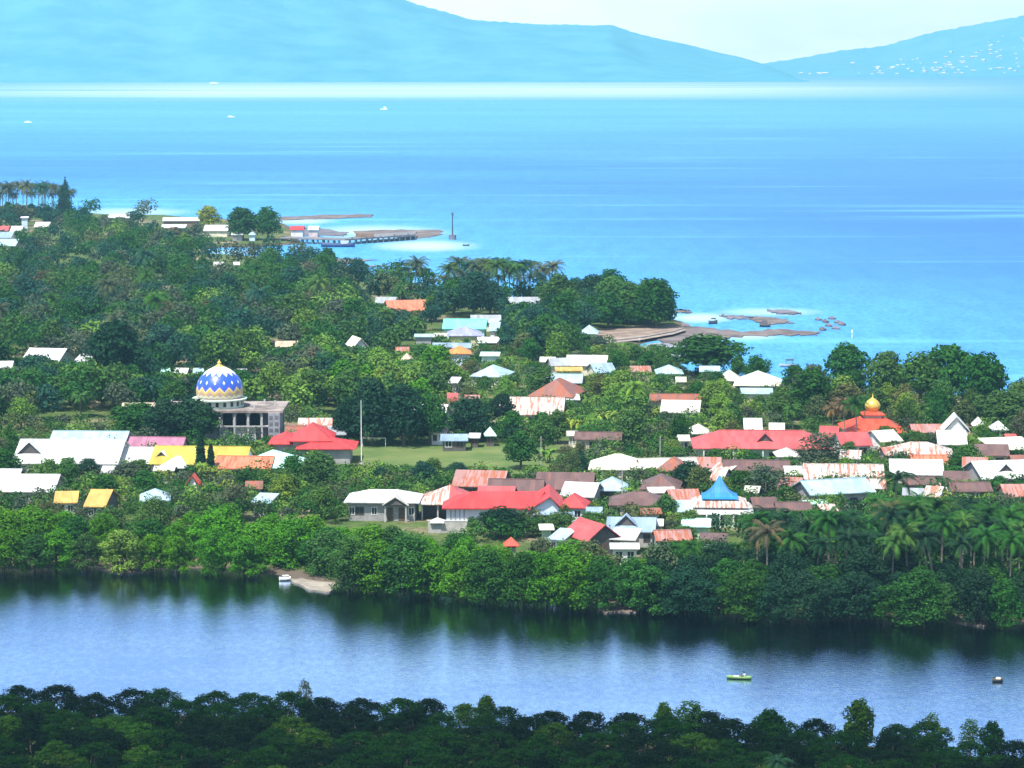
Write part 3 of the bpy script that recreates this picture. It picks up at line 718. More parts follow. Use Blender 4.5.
 ('tiny mint house', 'first left of the dome in the trees', 160, 170, 368, 374, 'gable', 'mint', {}),
 ('tiny white and orange house', 'second left of the dome in the trees', 174, 188, 368, 374, 'gable', 'white', dict(wall='pink')),
 ('tiny pale blue house', 'just left of the dome top', 192, 204, 368, 374, 'gable', 'paleblue', {}),
 ('tiny white house', 'just right of the dome top', 236, 246, 369, 374, 'gable', 'white', {}),
 ('long beige roofed house', 'behind the trees left of the mosque', 121, 160, 403, 408, 'gable', 'tan', {}),
 ('white steep gabled house', 'in the wood above the light green trees', 344, 368, 338, 352, 'front', 'cream', dict(wall='white', yaw=20)),
 ('low beige roofed house', 'in the wood left of the steep gabled house', 274, 297, 341, 347, 'gable', 'tan', {}),
 # far town on the left
 ('pale blue-grey tower block', 'standing over the far left town', 20, 28, 217, 218, 'shed', 'white', dict(wall='blue', he=6.5, wallpx=12, name='building', cat='building')),
 ('white roofed house', 'right of the pale tower in the far left town', 34, 49, 222, 227, 'gable', 'white', {}),
 ('small white house', 'left below the pale tower in the far left town', 9, 21, 226, 233, 'gable', 'white', {}),
 ('blue-grey roofed house', 'at the left edge of the far town', -6, 12, 232, 238, 'gable', 'bluegrey', {}),
 ('pink-roofed house', 'at the left edge above the blue-grey roof', -6, 8, 226, 231, 'gable', 'pink', {}),
 ('long white and aqua roof', 'with red wall at the left edge of the far town', -6, 17, 239, 246, 'gable', 'paleblue', dict(wall='pink', wallpx=2)),
 ('long white beach shed', 'left of the headland behind the wood', 108, 130, 214, 218, 'gable', 'white', {}),
 ('long white roofed warehouse', 'on the headland left of the round trees', 162, 199, 217.5, 221, 'gable', 'white', dict(wall='brown', wallpx=2)),
 ('low white shed', 'in front of the long white warehouse', 161, 186, 224.5, 228, 'gable', 'white', dict(wall='brown')),
 ('white roofed house', 'below the yellowish tree on the headland', 203, 228, 225, 231, 'gable', 'white', dict(wall='cream')),
 ('small white shed', 'below the round headland trees', 231, 243, 232, 235, 'gable', 'white', {}),
 ('small white rounded hut', 'at the right end of the headland houses', 248, 256, 231, 235, 'pyr', 'paleblue', dict(wall='blue', wallpx=3)),
 ('small white shed', 'on the inlet shore, left one', 213, 223, 262, 265, 'gable', 'white', {}),
 ('tiny white shed', 'on the inlet shore, right one', 233, 239, 262, 265, 'gable', 'white', {}),
 ('small red-roofed shed', 'on the dark bar near the pier', 290, 304, 226, 230, 'gable', 'red', dict(wall='white')),
 ('small white-roofed shed', 'on the dark bar near the pier, right of the red one', 308, 319, 226, 230, 'gable', 'white', dict(wall='pink')),
]
for row in L:
    short, where, x0, x1, yt, yb, kind, rc, o = row
    if 'wall' not in o: o['wall'] = random.choice(['white', 'cream', 'tan', 'grey'])
    if 'win' not in o and yb > 410: o['win'] = max(2, int((x1 - x0) / 12))
    house(short, where, x0, x1, yt, yb, kind, rc, **o)

# ---- grey house with the white hip roof and the gabled porch
def custom(short, where, px, py, cat, name='house', yaw=0):
    p = P(px, py, LAND); t = thing(name, short + ' ' + where, cat, p, R(yaw)); MARKS.append((short, px, py - 12)); return t, p, ppm(py)
t, p, k = custom('unfinished grey block house', 'with white hip roof and gabled porch by the mangroves', 382, 521, 'house', yaw=-3)
w, d, h = 66 / k, 8.0, 3.5
MB().box(-w / 2, w / 2, 0, d, -1, h).build('wall', plain('bare_blockwork', (.30, .285, .28), .95, .2, nscale=1.2), t)
mb = MB(); roof_shape(mb, 'hip', w, d, h + .1, 1.6, .9, 0, d / 2, hipf=.9); rf = mb.build('roof', roof('white'), t)
mb = MB(); mb.slab([(.2, -1.6, h - .3), (2.6, -1.6, h + 1.25), (2.6, 3.2, h + 1.25), (.2, 1.5, h - .2), (5.0, -1.6, h - .3), (5.0, 1.5, h - .2)], [(0, 1, 2, 3), (1, 4, 5, 2)], .14); pr = mb.build('porch_roof', roof('offwhite'), t)
MB().prism([(.55, -1.2), (4.65, -1.2), (4.65, -1.05), (.55, -1.05)], h - .45, h - .3).add([(.5, -1.3, h - .3), (4.7, -1.3, h - .3), (2.6, -1.3, h + 1.0), (.5, -1.15, h - .3), (4.7, -1.15, h - .3), (2.6, -1.15, h + 1.0)], [(0, 1, 2), (3, 5, 4), (0, 2, 5, 3), (1, 4, 5, 2), (0, 3, 4, 1)]).build('porch_gable', wallmat('dark'), t)
for x in (.7, 4.5): MB().box(x - .12, x + .12, -1.25, -1.0, -1, h - .46).build('porch_post', CONC, t)
for x in (-5.5, -4.1, -1.4, 5.4): window(t, x, 0, 1.2, .9 if x != -4.1 else 1.5, 1.3)
for x in (1.5, 3.6): door(t, x, 0, 1.1, 2.5)
CLEAR.append((344, 421, 489, 519, 524)); FOOT.append((p.x, p.y + 4, w / 2, 5))

# ---- red and white hip-roofed building with the open carport
t, p, k = custom('red and white hip-roofed house', 'with a dark open carport, left of the red-roofed hall', 446, 520, 'house', yaw=-4)
w, d, h = 50 / k, 9, 3.0
MB().box(-w / 2, w / 2, 2.8, d, -1, h).build('wall', wallmat('dark'), t)
mb = MB(); x0, x1, ym = -w / 2 - .7, w / 2 + .7, d / 2 - .5
mb.slab([(x0, -.6, h), (x1, -.6, h), (x1, d + .5, h), (x0, d + .5, h), (.4, ym, h + 2.9)], [(0, 1, 4), (2, 3, 4), (3, 0, 4)], .15); mb.build('roof', roof('rustwhite'), t)
MB().slab([(x1 + .02, -.6, h + .03), (x1 + .02, d + .5, h + .03), (.4, ym, h + 2.95)], [(0, 1, 2)], .15).build('roof_side', roof('pink'), t)
MB().slab([(.5, -.62, h + .05), (x1 + .03, -.62, h + .05), (.45, ym - .15, h + 2.93)], [(0, 1, 2)], .04).build('repaired_roof_patch', roof('pink'), t)
for x in (-w / 2 + .2, -1.5, 1.5, w / 2 - .2): MB().box(x - .14, x + .14, -.1, .18, -1, h - .16).build('post', CONC, t)
CLEAR.append((416, 470, 484, 516, 524)); FOOT.append((p.x, p.y + 4.5, w / 2, 5))
wl = P(447, 533); fw = thing('garden_wall', 'grey concrete retaining wall in front of the hip-roofed carport', 'wall', wl, R(-3))
MB().box(-3.4, 3.6, 0, .25, -1.2, 2.1).build('panel', CONC, fw); MB().box(-3.5, 3.7, -.06, .31, 2.102, 2.25).build('coping', plain('coping', (.5, .49, .47), .9, .2), fw)
CLEAR.append((430, 462, 521, 534, 535))

# ---- red-roofed hall with the white gable end
t, p, k = custom('bright red-roofed hall', 'with white-blue gable wall, above the mangroves', 500, 526, 'hall', 'hall', yaw=0)
h = 3.3; xL, xM, xR = -58 / k, 33 / k, 60 / k
wm = plain('hall_wall', (.62, .68, .74), .85, .1, nscale=.4)
MB().prism([(xL + .8, 0), (xM, 0), (xM, 9.5), (xL + .8, 9.5)], -1, h).build('wall', wm, t)
# right block: gable turned to the river
xm = (xM + xR) / 2 + .6
mb = MB(); mb.add([(xM, -1.2, -1), (xR, -1.2, -1), (xR, 11, -1), (xM, 11, -1), (xM, -1.2, h), (xR, -1.2, h), (xR, 11, h), (xM, 11, h), (xm, -1.2, h + 2.2), (xm, 11, h + 2.2)],
    [(0, 1, 5, 8, 4), (2, 3, 7, 9, 6), (1, 2, 6, 5), (3, 0, 4, 7), (3, 2, 1, 0), (4, 8, 9, 7), (8, 5, 6, 9)]); mb.build('gable_wall', wm, t)
MB().slab([(xL, -.8, h + .1), (xM + .2, -.8, h + .1), (xM + 2.2, 4.6, h + 2.3), (xL + 5.5, 4.6, h + 2.3), (xM + 2.2, 10.2, h + .1), (xL, 10.2, h + .1)], [(0, 1, 2, 3), (3, 2, 4, 5), (0, 3, 5)], .2).build('roof', roof('red'), t)
mb = MB(); mb.slab([(xM - .9, -1.9, h - .05), (xm, -1.9, h + 2.45), (xm, 11.6, h + 2.45), (xM - .9, 11.6, h - .05), (xR + .7, -1.9, h - .05), (xR + .7, 11.6, h - .05)], [(0, 1, 2, 3), (1, 4, 5, 2)], .2); mb.build('gable_roof', roof('red'), t)
MB().slab([(xM - .1, -2.6, 2.55), (xR + 2.6, -2.6, 2.55), (xR + 2.6, -1.25, 2.9), (xM - .1, -1.25, 2.9)], [(0, 1, 2, 3)], .12).build('awning', roof('bluegrey'), t)
for x in (xM + .9, xM + 2.0, xM + 4.1): window(t, x, -1.2, .7, .8, 1.3)
for x in (xL + 8, xL + 10.2, xL + 12.4): window(t, x, 0, .9, 1.0, 1.3)
for x in (xL + 1.6, xL + 2.4, xL + 3.2, xL + 4): MB().box(x - .1, x + .1, -.12, -.004, -.6, h).build('pilaster', wallmat('grey'), t)
CLEAR.append((442, 562, 489, 514, 530)); CLEAR.append((462, 486, 505, 524, 530)); CLEAR.append((520, 562, 500, 524, 532)); FOOT.append((p.x, p.y + 5, 60 / k, 7))

# ---- red pavilion beside the field: pyramid over a long hip
t, p, k = custom('red pavilion with three joined roofs', 'between the mosque and the sports field', 312, 464, 'hall', 'pavilion')
MB().box(-40 / k, -18 / k, 4, 12, -1, 3.6).box(-16 / k, 38 / k, 0, 9, -1, 3.2).box(-20 / k, 16 / k, 3, 12, -.9, 4.2)  .build('wall', wallmat('grey'), t)
for nm, a in (('hip_roof', ('hip', 26 / k, 8, 3.7, 1.9, .8, -29 / k, 8)), ('side_roof', ('hip', 52 / k, 9, 3.3, 1.7, .9, 14 / k, 4.5)), ('pyramid_roof', ('hip', 36 / k, 10, 4.5, 3.0, .9, -2 / k, 8))):
    mb = MB(); roof_shape(mb, *a, hipf=.95); mb.build(nm, roof('red'), t)
CLEAR.append((270, 355, 433, 458, 466)); FOOT.append((p.x, p.y + 6, 40 / k, 8))

# ---- long red roof building with dormer vent and a green wall with posts
t = house('long red hip-roofed building', 'with green walls and posts in the right-hand village', 694, 834, 430, 449, 'hip', 'pink', wall='green', he=3.4, yaw=-1.5, dorm=((.02, 3.4),), wallpx=10, name='school_building', cat='building', hipf=.8, ov=1.2)
w, d = house.dim
for i in range(9):
    x = (-.46 + .115 * i) * w; MB().box(x - .12, x + .12, -d / 2 - 1.0, -d / 2 - .78, -1, 3.25).build('post', WHITEPAINT, t)
for i in range(6): window(t, (-.42 + i * .168) * w, -d / 2, 1.0, 1.6, 1.4)

# ---- gabled grey-white house on the right (gable end to the left)
t = house('grey-white gabled roof house', 'with grey left gable wall above the palms', 800, 872, 479, 494, 'gable', 'paleblue', wall='grey', he=3.2, yaw=17, wallpx=6, ov=.7, win=5)
MB().slab([(-9, -8.6, 2.3), (-4.6, -8.6, 2.3), (-4.6, -6.2, 2.6), (-9, -6.2, 2.6)], [(0, 1, 2, 3)], .1).build('awning', roof('mint'), t)

# ---- the domed mosque
DOME = None
def dome_mat():
    m, nt, b = newmat('dome_tiles'); nb = NB(nt); o = nb.coord(); x, y, z = nb.sep(o)
    ang = nb.m('DIVIDE', nb.m('ARCTAN2', y, x), 2 * math.pi)
    def tri(n, ph): # 0..1 zigzag around the dome
        f = nb.m('FRACT', nb.m('ADD', nb.m('MULTIPLY', ang, float(n)), ph)); return nb.m('MULTIPLY', nb.m('ABSOLUTE', nb.m('SUBTRACT', f, .5)), 2.0)
    above = lambda base, amp, n, ph: nb.step(nb.m('SUBTRACT', z, nb.m('MULTIPLY_ADD', tri(n, ph), amp, base)), -.05, .05)
    blue, white, gold, cream, rose = (.03, .09, .50), (.78, .80, .82), (.62, .42, .06), (.70, .66, .42), (.48, .34, .33)
    N_ = 15
    c = nb.mix(above(.35, .25, 24, 0), rose, cream)
    c = nb.mix(above(.55, .5, 24, 0), c, rose)
    c = nb.mix(above(.85, 1.2, N_, .5), c, gold)
    c = nb.mix(above(1.45, 1.2, N_, .5), c, (.66, .62, .45))
    c = nb.mix(above(1.75, 1.1, N_, .5), c, (.10, .09, .42))
    c = nb.mix(above(2.15, 1.1, N_, .5), c, blue)
    u = tri(N_, 0.0); dm = nb.m('ADD', nb.m('MULTIPLY', u, 1.7), nb.m('MULTIPLY', nb.m('ABSOLUTE', nb.m('SUBTRACT', z, 1.35)), 1.0))
    c = nb.mix(nb.step(dm, .42, .34), c, (.45, .30, .10))
    u = tri(N_, .5); dm = nb.m('ADD', nb.m('MULTIPLY', u, 1.7), nb.m('ABSOLUTE', nb.m('SUBTRACT', z, 3.75)))
    c = nb.mix(nb.step(dm, .48, .38), c, white)
    c = nb.mix(above(5.0, .9, N_, 0.0), c, white)
    c = nb.mix(above(5.75, .4, N_, 0.0), c, (.74, .70, .46))
    nt.links.new(c, b.inputs['Base Color']); b.inputs['Roughness'].default_value = .35
    return m
t, p, k = custom('large domed mosque', 'with blue and white patterned dome and arched unfinished storeys', 217, 443, 'mosque', 'mosque', yaw=0)
cc = plain('bare_concrete', (.36, .35, .35), .95, .25, nscale=.5); cd = plain('inner_concrete', (.13, .13, .15), .95, .25, nscale=.5)
HW, D0, HB = 14.0, 14.5, 7.1
MB().box(-HW + .5, HW - .5, 1.2, D0, -1, HB - .4).build('inner_wall', cd, t)
MB().box(-HW - .6, HW + .6, -.7, D0 + .6, HB - .35, HB + .15).build('roof_slab', plain('slab_top', (.24, .20, .18), .95, .5, nscale=.25), t)
MB().box(-HW, HW, -.3, 1.15, 3.55, 3.85).build('floor_slab', cc, t)
MB().box(-HW - 1, HW + 1, -2.0, D0 + 1, -1, .35).build('plinth', cc, t)
def arch_panel(x0, x1, z0, z1, spring, y0, y1, open_w):
    """wall piece with an arched opening"""
    cx = (x0 + x1) / 2; r = open_w / 2; n = 10
    pts = [(x0, z0), (x0, z1), (x1, z1), (x1, z0), (cx + r, z0)] + [(cx + r * math.cos(a), spring + r * math.sin(a)) for a in np.linspace(0, math.pi, n)] + [(cx - r, z0)]
    m = len(pts); v = [(x, y0, zz) for x, zz in pts] + [(x, y1, zz) for x, zz in pts]
    bm = bmesh.new(); vv = [bm.verts.new(q) for q in v]
    f1 = bm.faces.new(vv[:m]); f2 = bm.faces.new(vv[m:][::-1])
    for i in range(m): bm.faces.new((vv[i], vv[m + i], vv[m + (i + 1) % m], vv[(i + 1) % m]))
    bmesh.ops.triangulate(bm, faces=[f1, f2]); bmesh.ops.recalc_face_normals(bm, faces=bm.faces)
    me = bpy.data.meshes.new('arcade_bay'); bm.to_mesh(me); bm.free(); me.materials.append(cc); return me
bays = [-10.6, -7.3, -4.0, -.9, 2.4, 5.4, 8.4]
for i, x in enumerate(bays):
    obj('arcade_bay', arch_panel(x - 1.49, x + 1.49, 3.86, HB - .36, 5.75, 0, .35, 2.3), t)
    fill = random.random()
    MB().box(x - 1.4, x + (1.4 if i % 2 else .1), .4, .7, .35, 3.5).build('infill_wall', plain('infill', (.34, .36, .36), .9, .2), t)
for x in [-12.1, -8.95, -5.65, -2.45, .75, 3.9, 6.9, 9.9]:
    MB().box(x - .2, x + .2, -.28, .34, -.9, HB - .355).build('column', cc, t)
mb = MB().box(11.4, HW - .1, -1.2, 6, -.9, HB - .36); mb.build('stair_block', plain('stair_block', (.27, .27, .30), .95, .2, nscale=.9), t)
for zz in (1.2, 2.6, 4.0, 5.4): 
    for xx in (12.0, 13.2): MB().box(xx - .4, xx + .4, -1.26, -1.204, zz, zz + .8).build('grille', cd, t)
for x, y in ((-9, 3), (8, 3), (12, 9), (9.5, 11), (-11, 10)): MB().box(x - .2, x + .2, y - .2, y + .2, HB + .15, HB + 1.1).build('starter_column', cc, t)
dz = HB + .15; dy = 6.6
MB().lathe([(5.3, dz - .2), (5.3, dz + 1.6), (6.0, dz + 1.63), (6.05, dz + 1.9), (5.1, dz + 1.95)], 48, 0, dy).build('drum', plain('drum_paint', (.50, .60, .50), .8, .12), t)
for j in range(20):
    a = 2 * math.pi * j / 20; mb = MB(); cx, cy = 5.3 * math.cos(a), dy + 5.3 * math.sin(a); s = Matrix.Rotation(a, 3, 'Z')
    vs = [s @ Vector((q[0] * .06 , q[1] * .32, q[2] * .5)) for q in ((-1, -1, -1), (1, -1, -1), (1, 1, -1), (-1, 1, -1), (-1, -1, 1), (1, -1, 1), (1, 1, 1), (-1, 1, 1))]
    mb.add([v + Vector((cx, cy, dz + .95)) for v in vs], [(3, 2, 1, 0), (4, 5, 6, 7), (0, 1, 5, 4), (1, 2, 6, 5), (2, 3, 7, 6), (3, 0, 4, 7)]); mb.build('drum_window', DARKGLASS, t)
prof = [(4.95, 0), (5.1, .5), (5.22, 1.3), (5.2, 2.1), (5.02, 3.0), (4.65, 3.9), (4.1, 4.75), (3.35, 5.55), (2.4, 6.25), (1.4, 6.75), (.75, 7.05), (.35, 7.3)]
MB().lathe(prof, 64).build('dome', dome_mat(), t, True, (0, dy, dz + 1.95))
GOLD = plain('gold_paint', (.70, .48, .10), .35, .1, .4)
MB().lathe([(1.25, 6.75), (.75, 7.15), (.3, 7.5), (.5, 7.75), (.3, 8.0), (.12, 8.1), (.1, 8.4), (.02, 8.5)], 20).build('finial', GOLD, t, True, (0, dy, dz + 1.95))
CLEAR += [(192, 243, 360, 405, 443), (222, 286, 402, 436, 443), (170, 240, 402, 406, 443)]; FOOT.append((p.x, p.y + 9, 17, 13))

# ---- gold-domed mosque with the orange-red tiered roof
t, p, k = custom('gold-domed mosque', 'with tiered orange-red roof in the right-hand village', 876, 444, 'mosque', 'mosque')
W = 62 / k
MB().box(-W / 2 + 1, W / 2 - 1, 0, 13, -1, 2.9).build('wall', wallmat('white'), t)
mb = MB(); mb.slab([(-W / 2, -.8, 2.6), (W / 2, -.8, 2.6), (W / 2, 13.8, 2.6), (-W / 2, 13.8, 2.6), (-2.4, 4.5, 5.0), (2.4, 4.5, 5.0), (2.4, 8.5, 5.0), (-2.4, 8.5, 5.0)],
   [(0, 1, 5, 4), (1, 2, 6, 5), (2, 3, 7, 6), (3, 0, 4, 7)], .15); mb.build('lower_roof', roof('orangered'), t)
MB().box(-1.9, 1.9, 4.8, 8.2, 4.6, 5.8).build('upper_wall', wallmat('pink'), t)
mb = MB(); roof_shape(mb, 'pyr', 3.8, 3.6, 5.85, 1.1, .6, 0, 6.5); mb.build('upper_roof', roof('orangered'), t)
MB().lathe([(1.3, 6.3), (1.3, 6.8), (1.62, 7.1), (1.75, 7.6), (1.6, 8.2), (1.15, 8.8), (.5, 9.25), (.15, 9.5), (.1, 10.0), (.02, 10.4)], 28).build('dome', GOLD, t, True, (0, 6.5, -.1))
CLEAR.append((846, 906, 406, 434, 446)); FOOT.append((p.x, p.y + 6.5, W / 2, 8))

# ---- blue cone-roofed mosque: three roof tiers
t, p, k = custom('blue cone-roofed mosque', 'with white and rust tiers, above the palms', 720, 527, 'mosque', 'mosque', yaw=-3)
k2 = k
MB().box(-5.2, 5.2, 0, 10.4, -1, 2.6).build('wall', wallmat('green'), t)
for i in range(5): MB().box(-4.8 + i * 2.4 - .14, -4.8 + i * 2.4 + .14, -.9, -.62, -1, 2.4).build('post', WHITEPAINT, t)
def tier(nm, w0, z0, w1, z1, rc, cy=5.2):
    MB().slab([(-w0, cy - w0, z0), (w0, cy - w0, z0), (w0, cy + w0, z0), (-w0, cy + w0, z0), (-w1, cy - w1, z1), (w1, cy - w1, z1), (w1, cy + w1, z1), (-w1, cy + w1, z1)],
              [(0, 1, 5, 4), (1, 2, 6, 5), (2, 3, 7, 6), (3, 0, 4, 7)], .12).build(nm, roof(rc), t)
tier('lower_roof', 6.1, 2.5, 4.3, 3.3, 'white')
MB().box(-4.1, 4.1, 1.1, 9.3, 2.6, 3.6).build('clerestory', WHITEPAINT, t)
tier('middle_roof', 5.0, 3.55, 2.9, 4.5, 'rustwhite')
MB().box(-2.6, 2.6, 2.6, 7.8, 3.8, 4.9).build('upper_wall', wallmat('blue'), t)
mb = MB(); n = 4
prof = [(3.3, 4.75), (2.6, 5.05), (1.8, 5.7), (1.15, 6.6), (.6, 7.6), (.05, 8.6)]
kk = []
for r, zz in prof: kk += [(-r, 5.2 - r, zz), (r, 5.2 - r, zz), (r, 5.2 + r, zz), (-r, 5.2 + r, zz)]
mb.add(kk, [(4 * i + j, 4 * i + (j + 1) % 4, 4 * i + 4 + (j + 1) % 4, 4 * i + 4 + j) for i in range(5) for j in range(4)] + [(3, 2, 1, 0), (20, 21, 22, 23)]); mb.build('cone_roof', roof('blue'), t)
CLEAR.append((690, 748, 480, 516, 530)); FOOT.append((p.x, p.y + 5, 7, 7))

# ---- sports field goal, flagpole
g0 = P(374, 447); t = thing('goal', 'white football goal at the back of the green sports field', 'goal', g0)
MB().tube([(-2.5, 0, -.2), (-2.5, 0, 1.9)], .07).build('post', WHITEPAINT, t); MB().tube([(2.5, 0, -.2), (2.5, 0, 1.9)], .07).build('post', WHITEPAINT, t)
MB().tube([(-2.57, 0, 1.96), (2.57, 0, 1.96)], .07).build('crossbar', WHITEPAINT, t)
CLEAR.append((360, 388, 438, 447, 447))
g0 = P(361.5, 464); t = thing('flagpole', 'tall thin white flagpole at the near edge of the sports field', 'flagpole', g0)
MB().tube([(0, 0, -.2), (0, 0, 7), (0, 0, 13.4)], [.11, .085, .05]).build('pole', WHITEPAINT, t); MB().box(-.5, .5, -.5, .5, -.3, .35).build('base', CONC, t)
CLEAR.append((357, 366, 402, 463, 465))

# ---- utility masts seen between the roofs
for px, py, h in ((622, 512, 8), (660, 470, 7), (541, 470, 7)):
    t = thing('utility_pole', {622: 'thin grey pole beside the wide brown roof', 660: 'thin grey pole by the long cream roof', 541: 'thin grey pole near the brown-grey roof'}[px], 'pole', P(px, py))
    MB().tube([(0, 0, -.3), (0, 0, h)], [.1, .07]).build('pole', CONC, t); MB().box(-.7, .7, -.05, .05, h - .8, h - .68).build('crossarm', TIMBER, t)

# ---- pier
a = P(284, 243.5, 0); t = thing('pier', 'long dark concrete pier on piles reaching out into the bay', 'pier', a)
W2L = lambda q: Vector((q.x - a.x, q.y - a.y, 0))
DP = plain('pier_concrete', (.17, .165, .175), .9, .3, nscale=.2)
q = [W2L(P(x, y, 0)) for x, y in ((280, 243), (345, 245), (362, 244), (415, 240))]
mb = MB(); mb.prism([(q[0].x, q[0].y), (q[1].x, q[1].y), (q[1].x, q[1].y + 9), (q[0].x, q[0].y + 9)], 1.9, 2.5); mb.build('approach_deck', DP, t)
mb = MB(); mb.prism([(q[1].x + .1, q[1].y), (q[3].x, q[3].y), (q[3].x, q[3].y + 22), (q[2].x, q[2].y + 22), (q[1].x + .1, q[1].y + 9)], 1.9, 2.6); mb.build('deck', DP, t)
for i in range(26):
    u = i / 25; b0 = q[0].lerp(q[1], u / .49) if u < .49 else q[1].lerp(q[3], (u - .49) / .51)
    MB().tube([(b0.x + .3, b0.y + .8, -3), (b0.x + .3, b0.y + .8, 1.95)], .42).build('pile', DP, t)
    if i % 2 == 0: MB().tube([(b0.x + .3, b0.y + 7, -3), (b0.x + .3, b0.y + 7, 1.95)], .42).build('pile', DP, t)
for s in range(5):
    b0 = q[1].lerp(q[3], .1 + .2 * s); MB().box(b0.x - .35, b0.x + .35, b0.y + .4, b0.y + 1.1, 2.6, 3.3).build('bollard', DP, t)
tag(MB().prism([(q[1].x + 4 + a.x, q[1].y + 13 + a.y), (q[1].x + 12 + a.x, q[1].y + 12 + a.y), (q[1].x + 12 + a.x, q[1].y + 16 + a.y), (q[1].x + 4 + a.x, q[1].y + 17 + a.y)], 2.0, 4.4).build('cargo_stack', wallmat('brown')), 'low brown stack of cargo at the landward side of the pier head', 'cargo')

# ---- beacon
t = thing('beacon', 'slim dark beacon mast on a block base in the bay right of the pier', 'beacon', P(452.5, 239.5, 0))
MB().prism([(1.7 * math.cos(x), 1.7 * math.sin(x)) for x in np.linspace(0, 5.5, 8)], -3, 2.1).build('base', DP, t)
MB().tube([(0, 0, 2.0), (0, 0, 12.2)], [.36, .22]).build('mast', plain('mast_paint', (.07, .07, .10), .6, .2), t); MB().lathe([(.5, 11), (.5, 12.2), (.1, 12.9)], 10).build('lantern', plain('lantern', (.09, .12, .18), .4, .2), t)

# ------------------------------------------------------------------ boats
def hull(L_, B, Hh, sheer=.35, n=12):
    mb = MB(); v = []; rows = []
    for i in range(n + 1):
        u = i / n; x = (u - .5) * L_; w = B / 2 * max(.04, math.sin(math.pi * min(1, max(0, .06 + u * .9))) ** .55); zt = Hh + sheer * (2 * u - 1) ** 2 * Hh
        rows.append([(x, -w, zt), (x, -w * .75, 0), (x, 0, -.18 * Hh), (x, w * .75, 0), (x, w, zt), (x, w * .82, zt), (x, w * .6, .22 * Hh), (x, -w * .6, .22 * Hh), (x, -w * .82, zt)])
    k = 9
    for r in rows: v += r
    f = [(i * k + j, (i + 1) * k + j, (i + 1) * k + (j + 1) % k, i * k + (j + 1) % k) for i in range(n) for j in range(k)]
    f += [tuple(range(k)), tuple(n * k + j for j in range(k))[::-1]]
    return mb.add(v, f)
def boat(label, px, py, L_, B, Hh, col, rz=0, cabin=None, outrigger=False, canopy=None, cat='boat', name='boat'):
    t = thing(name, label, cat, P(px, py, 0) + Vector((0, 0, .05)), R(rz))
    hull(L_, B, Hh).build('hull', plain('hull_' + '_'.join('%02d' % (c * 99) for c in col), col, .5, .15), t, True)
    if cabin: 
        c0, c1, ch = cabin; MB().box(L_ * c0, L_ * c1, -B * .3, B * .3, Hh * .3, Hh + ch).box(L_ * c0 - .2, L_ * c1 + .2, -B * .36, B * .36, Hh + ch + .002, Hh + ch + .12).build('cabin', WHITEPAINT, t)
    if canopy:
        c0, c1, ch, cc_ = canopy
        MB().slab([(L_ * c0, -B * .5, Hh + ch), (L_ * c1, -B * .5, Hh + ch), (L_ * c1, 0, Hh + ch + .35), (L_ * c0, 0, Hh + ch + .35), (L_ * c1, B * .5, Hh + ch), (L_ * c0, B * .5, Hh + ch)], [(0, 1, 2, 3), (3, 2, 4, 5)], .06).build('canopy', plain('canopy_' + '_'.join('%02d' % (c * 99) for c in cc_), cc_, .7, .15), t)
        for x in (c0 * .9, c1 * .9):
            for y in (-.4, .4): MB().tube([(L_ * x, B * y, Hh * .4), (L_ * x, B * y, Hh + ch)], .05).build('canopy_post', TIMBER, t)
    if outrigger:
        for s in (-1, 1): MB().tube([(-L_ * .36, s * B * 2.2, .12), (L_ * .36, s * B * 2.2, .12)], .09).build('outrigger', PALE_BARK, t)
        for x in (-.2, .2): MB().tube([(L_ * x, -B * 2.25, .3), (L_ * x, 0, Hh + .25), (L_ * x, B * 2.25, .3)], .06).build('crossbeam', PALE_BARK, t)
    return t
boat('long dark blue boat moored along the pier', 338, 247, 15, 3.2, 1.5, (.035, .06, .16), 1, cabin=(.1, .3, 1.0))
boat('grey and black canopied boat anchored in the bay off the mint-cream roof', 787, 367, 4.2, 1.2, .7, (.30, .33, .40), 8, canopy=(-.05, .42, 1.1, (.05, .06, .09)), outrigger=False)
boat('white boat lying in the shade under the far riverbank mangroves', 285, 580.5, 1.9, .9, .45, (.74, .76, .76), 15, cabin=(-.1, .2, .25))
boat('white boat under way on the open sea, left of the three', 28, 123, 9, 2.6, 1.2, (.8, .8, .8), 3, cabin=(-.2, .15, 1.4))
boat('white boat under way on the open sea, middle of the three', 231, 117.5, 9, 2.6, 1.2, (.8, .8, .8), -4, cabin=(-.3, .1, 1.2))
boat('white boat with a high cabin on the open sea, right of the three', 384, 110, 11, 3, 1.6, (.8, .8, .8), 5, cabin=(-.1, .3, 3.5))
boat('white ferry close to the far mountain shore', 214, 84.0, 24, 7, 2.5, (.8, .8, .8), 2, cabin=(-.35, .3, 3))
boat('small white boat pulled up beside the shore road', 631, 342.5, 5.5, 1.8, .8, (.74, .74, .70), -6)
boat('little dark boat floating by the reef, left one', 713, 324, 3.0, 1.2, .9, (.05, .06, .08), 20, canopy=(-.2, .3, .7, (.06, .07, .08)))
boat('little dark boat floating by the reef, right one', 765, 327, 3.4, 1.2, .9, (.05, .05, .06), -10, canopy=(-.3, .2, .8, (.06, .06, .07)))
boat('tiny dark boat in the bay between the reef and the broad tree', 739, 344.5, 2.4, .8, .5, (.03, .10, .09), 5)
boat('tiny dark boat right of the beacon', 466, 246, 3, 1, .6, (.06, .09, .12), 8)
t = thing('channel_marker', 'thin white channel marker standing off the end of the reef', 'marker', P(852, 338, 0))
MB().tube([(0, 0, -2), (0, 0, 2.6)], [.16, .1]).build('post', WHITEPAINT, t); MB().lathe([(.3, 1.7), (.28, 2.2), (.06, 2.4)], 10).build('topmark', WHITEPAINT, t)
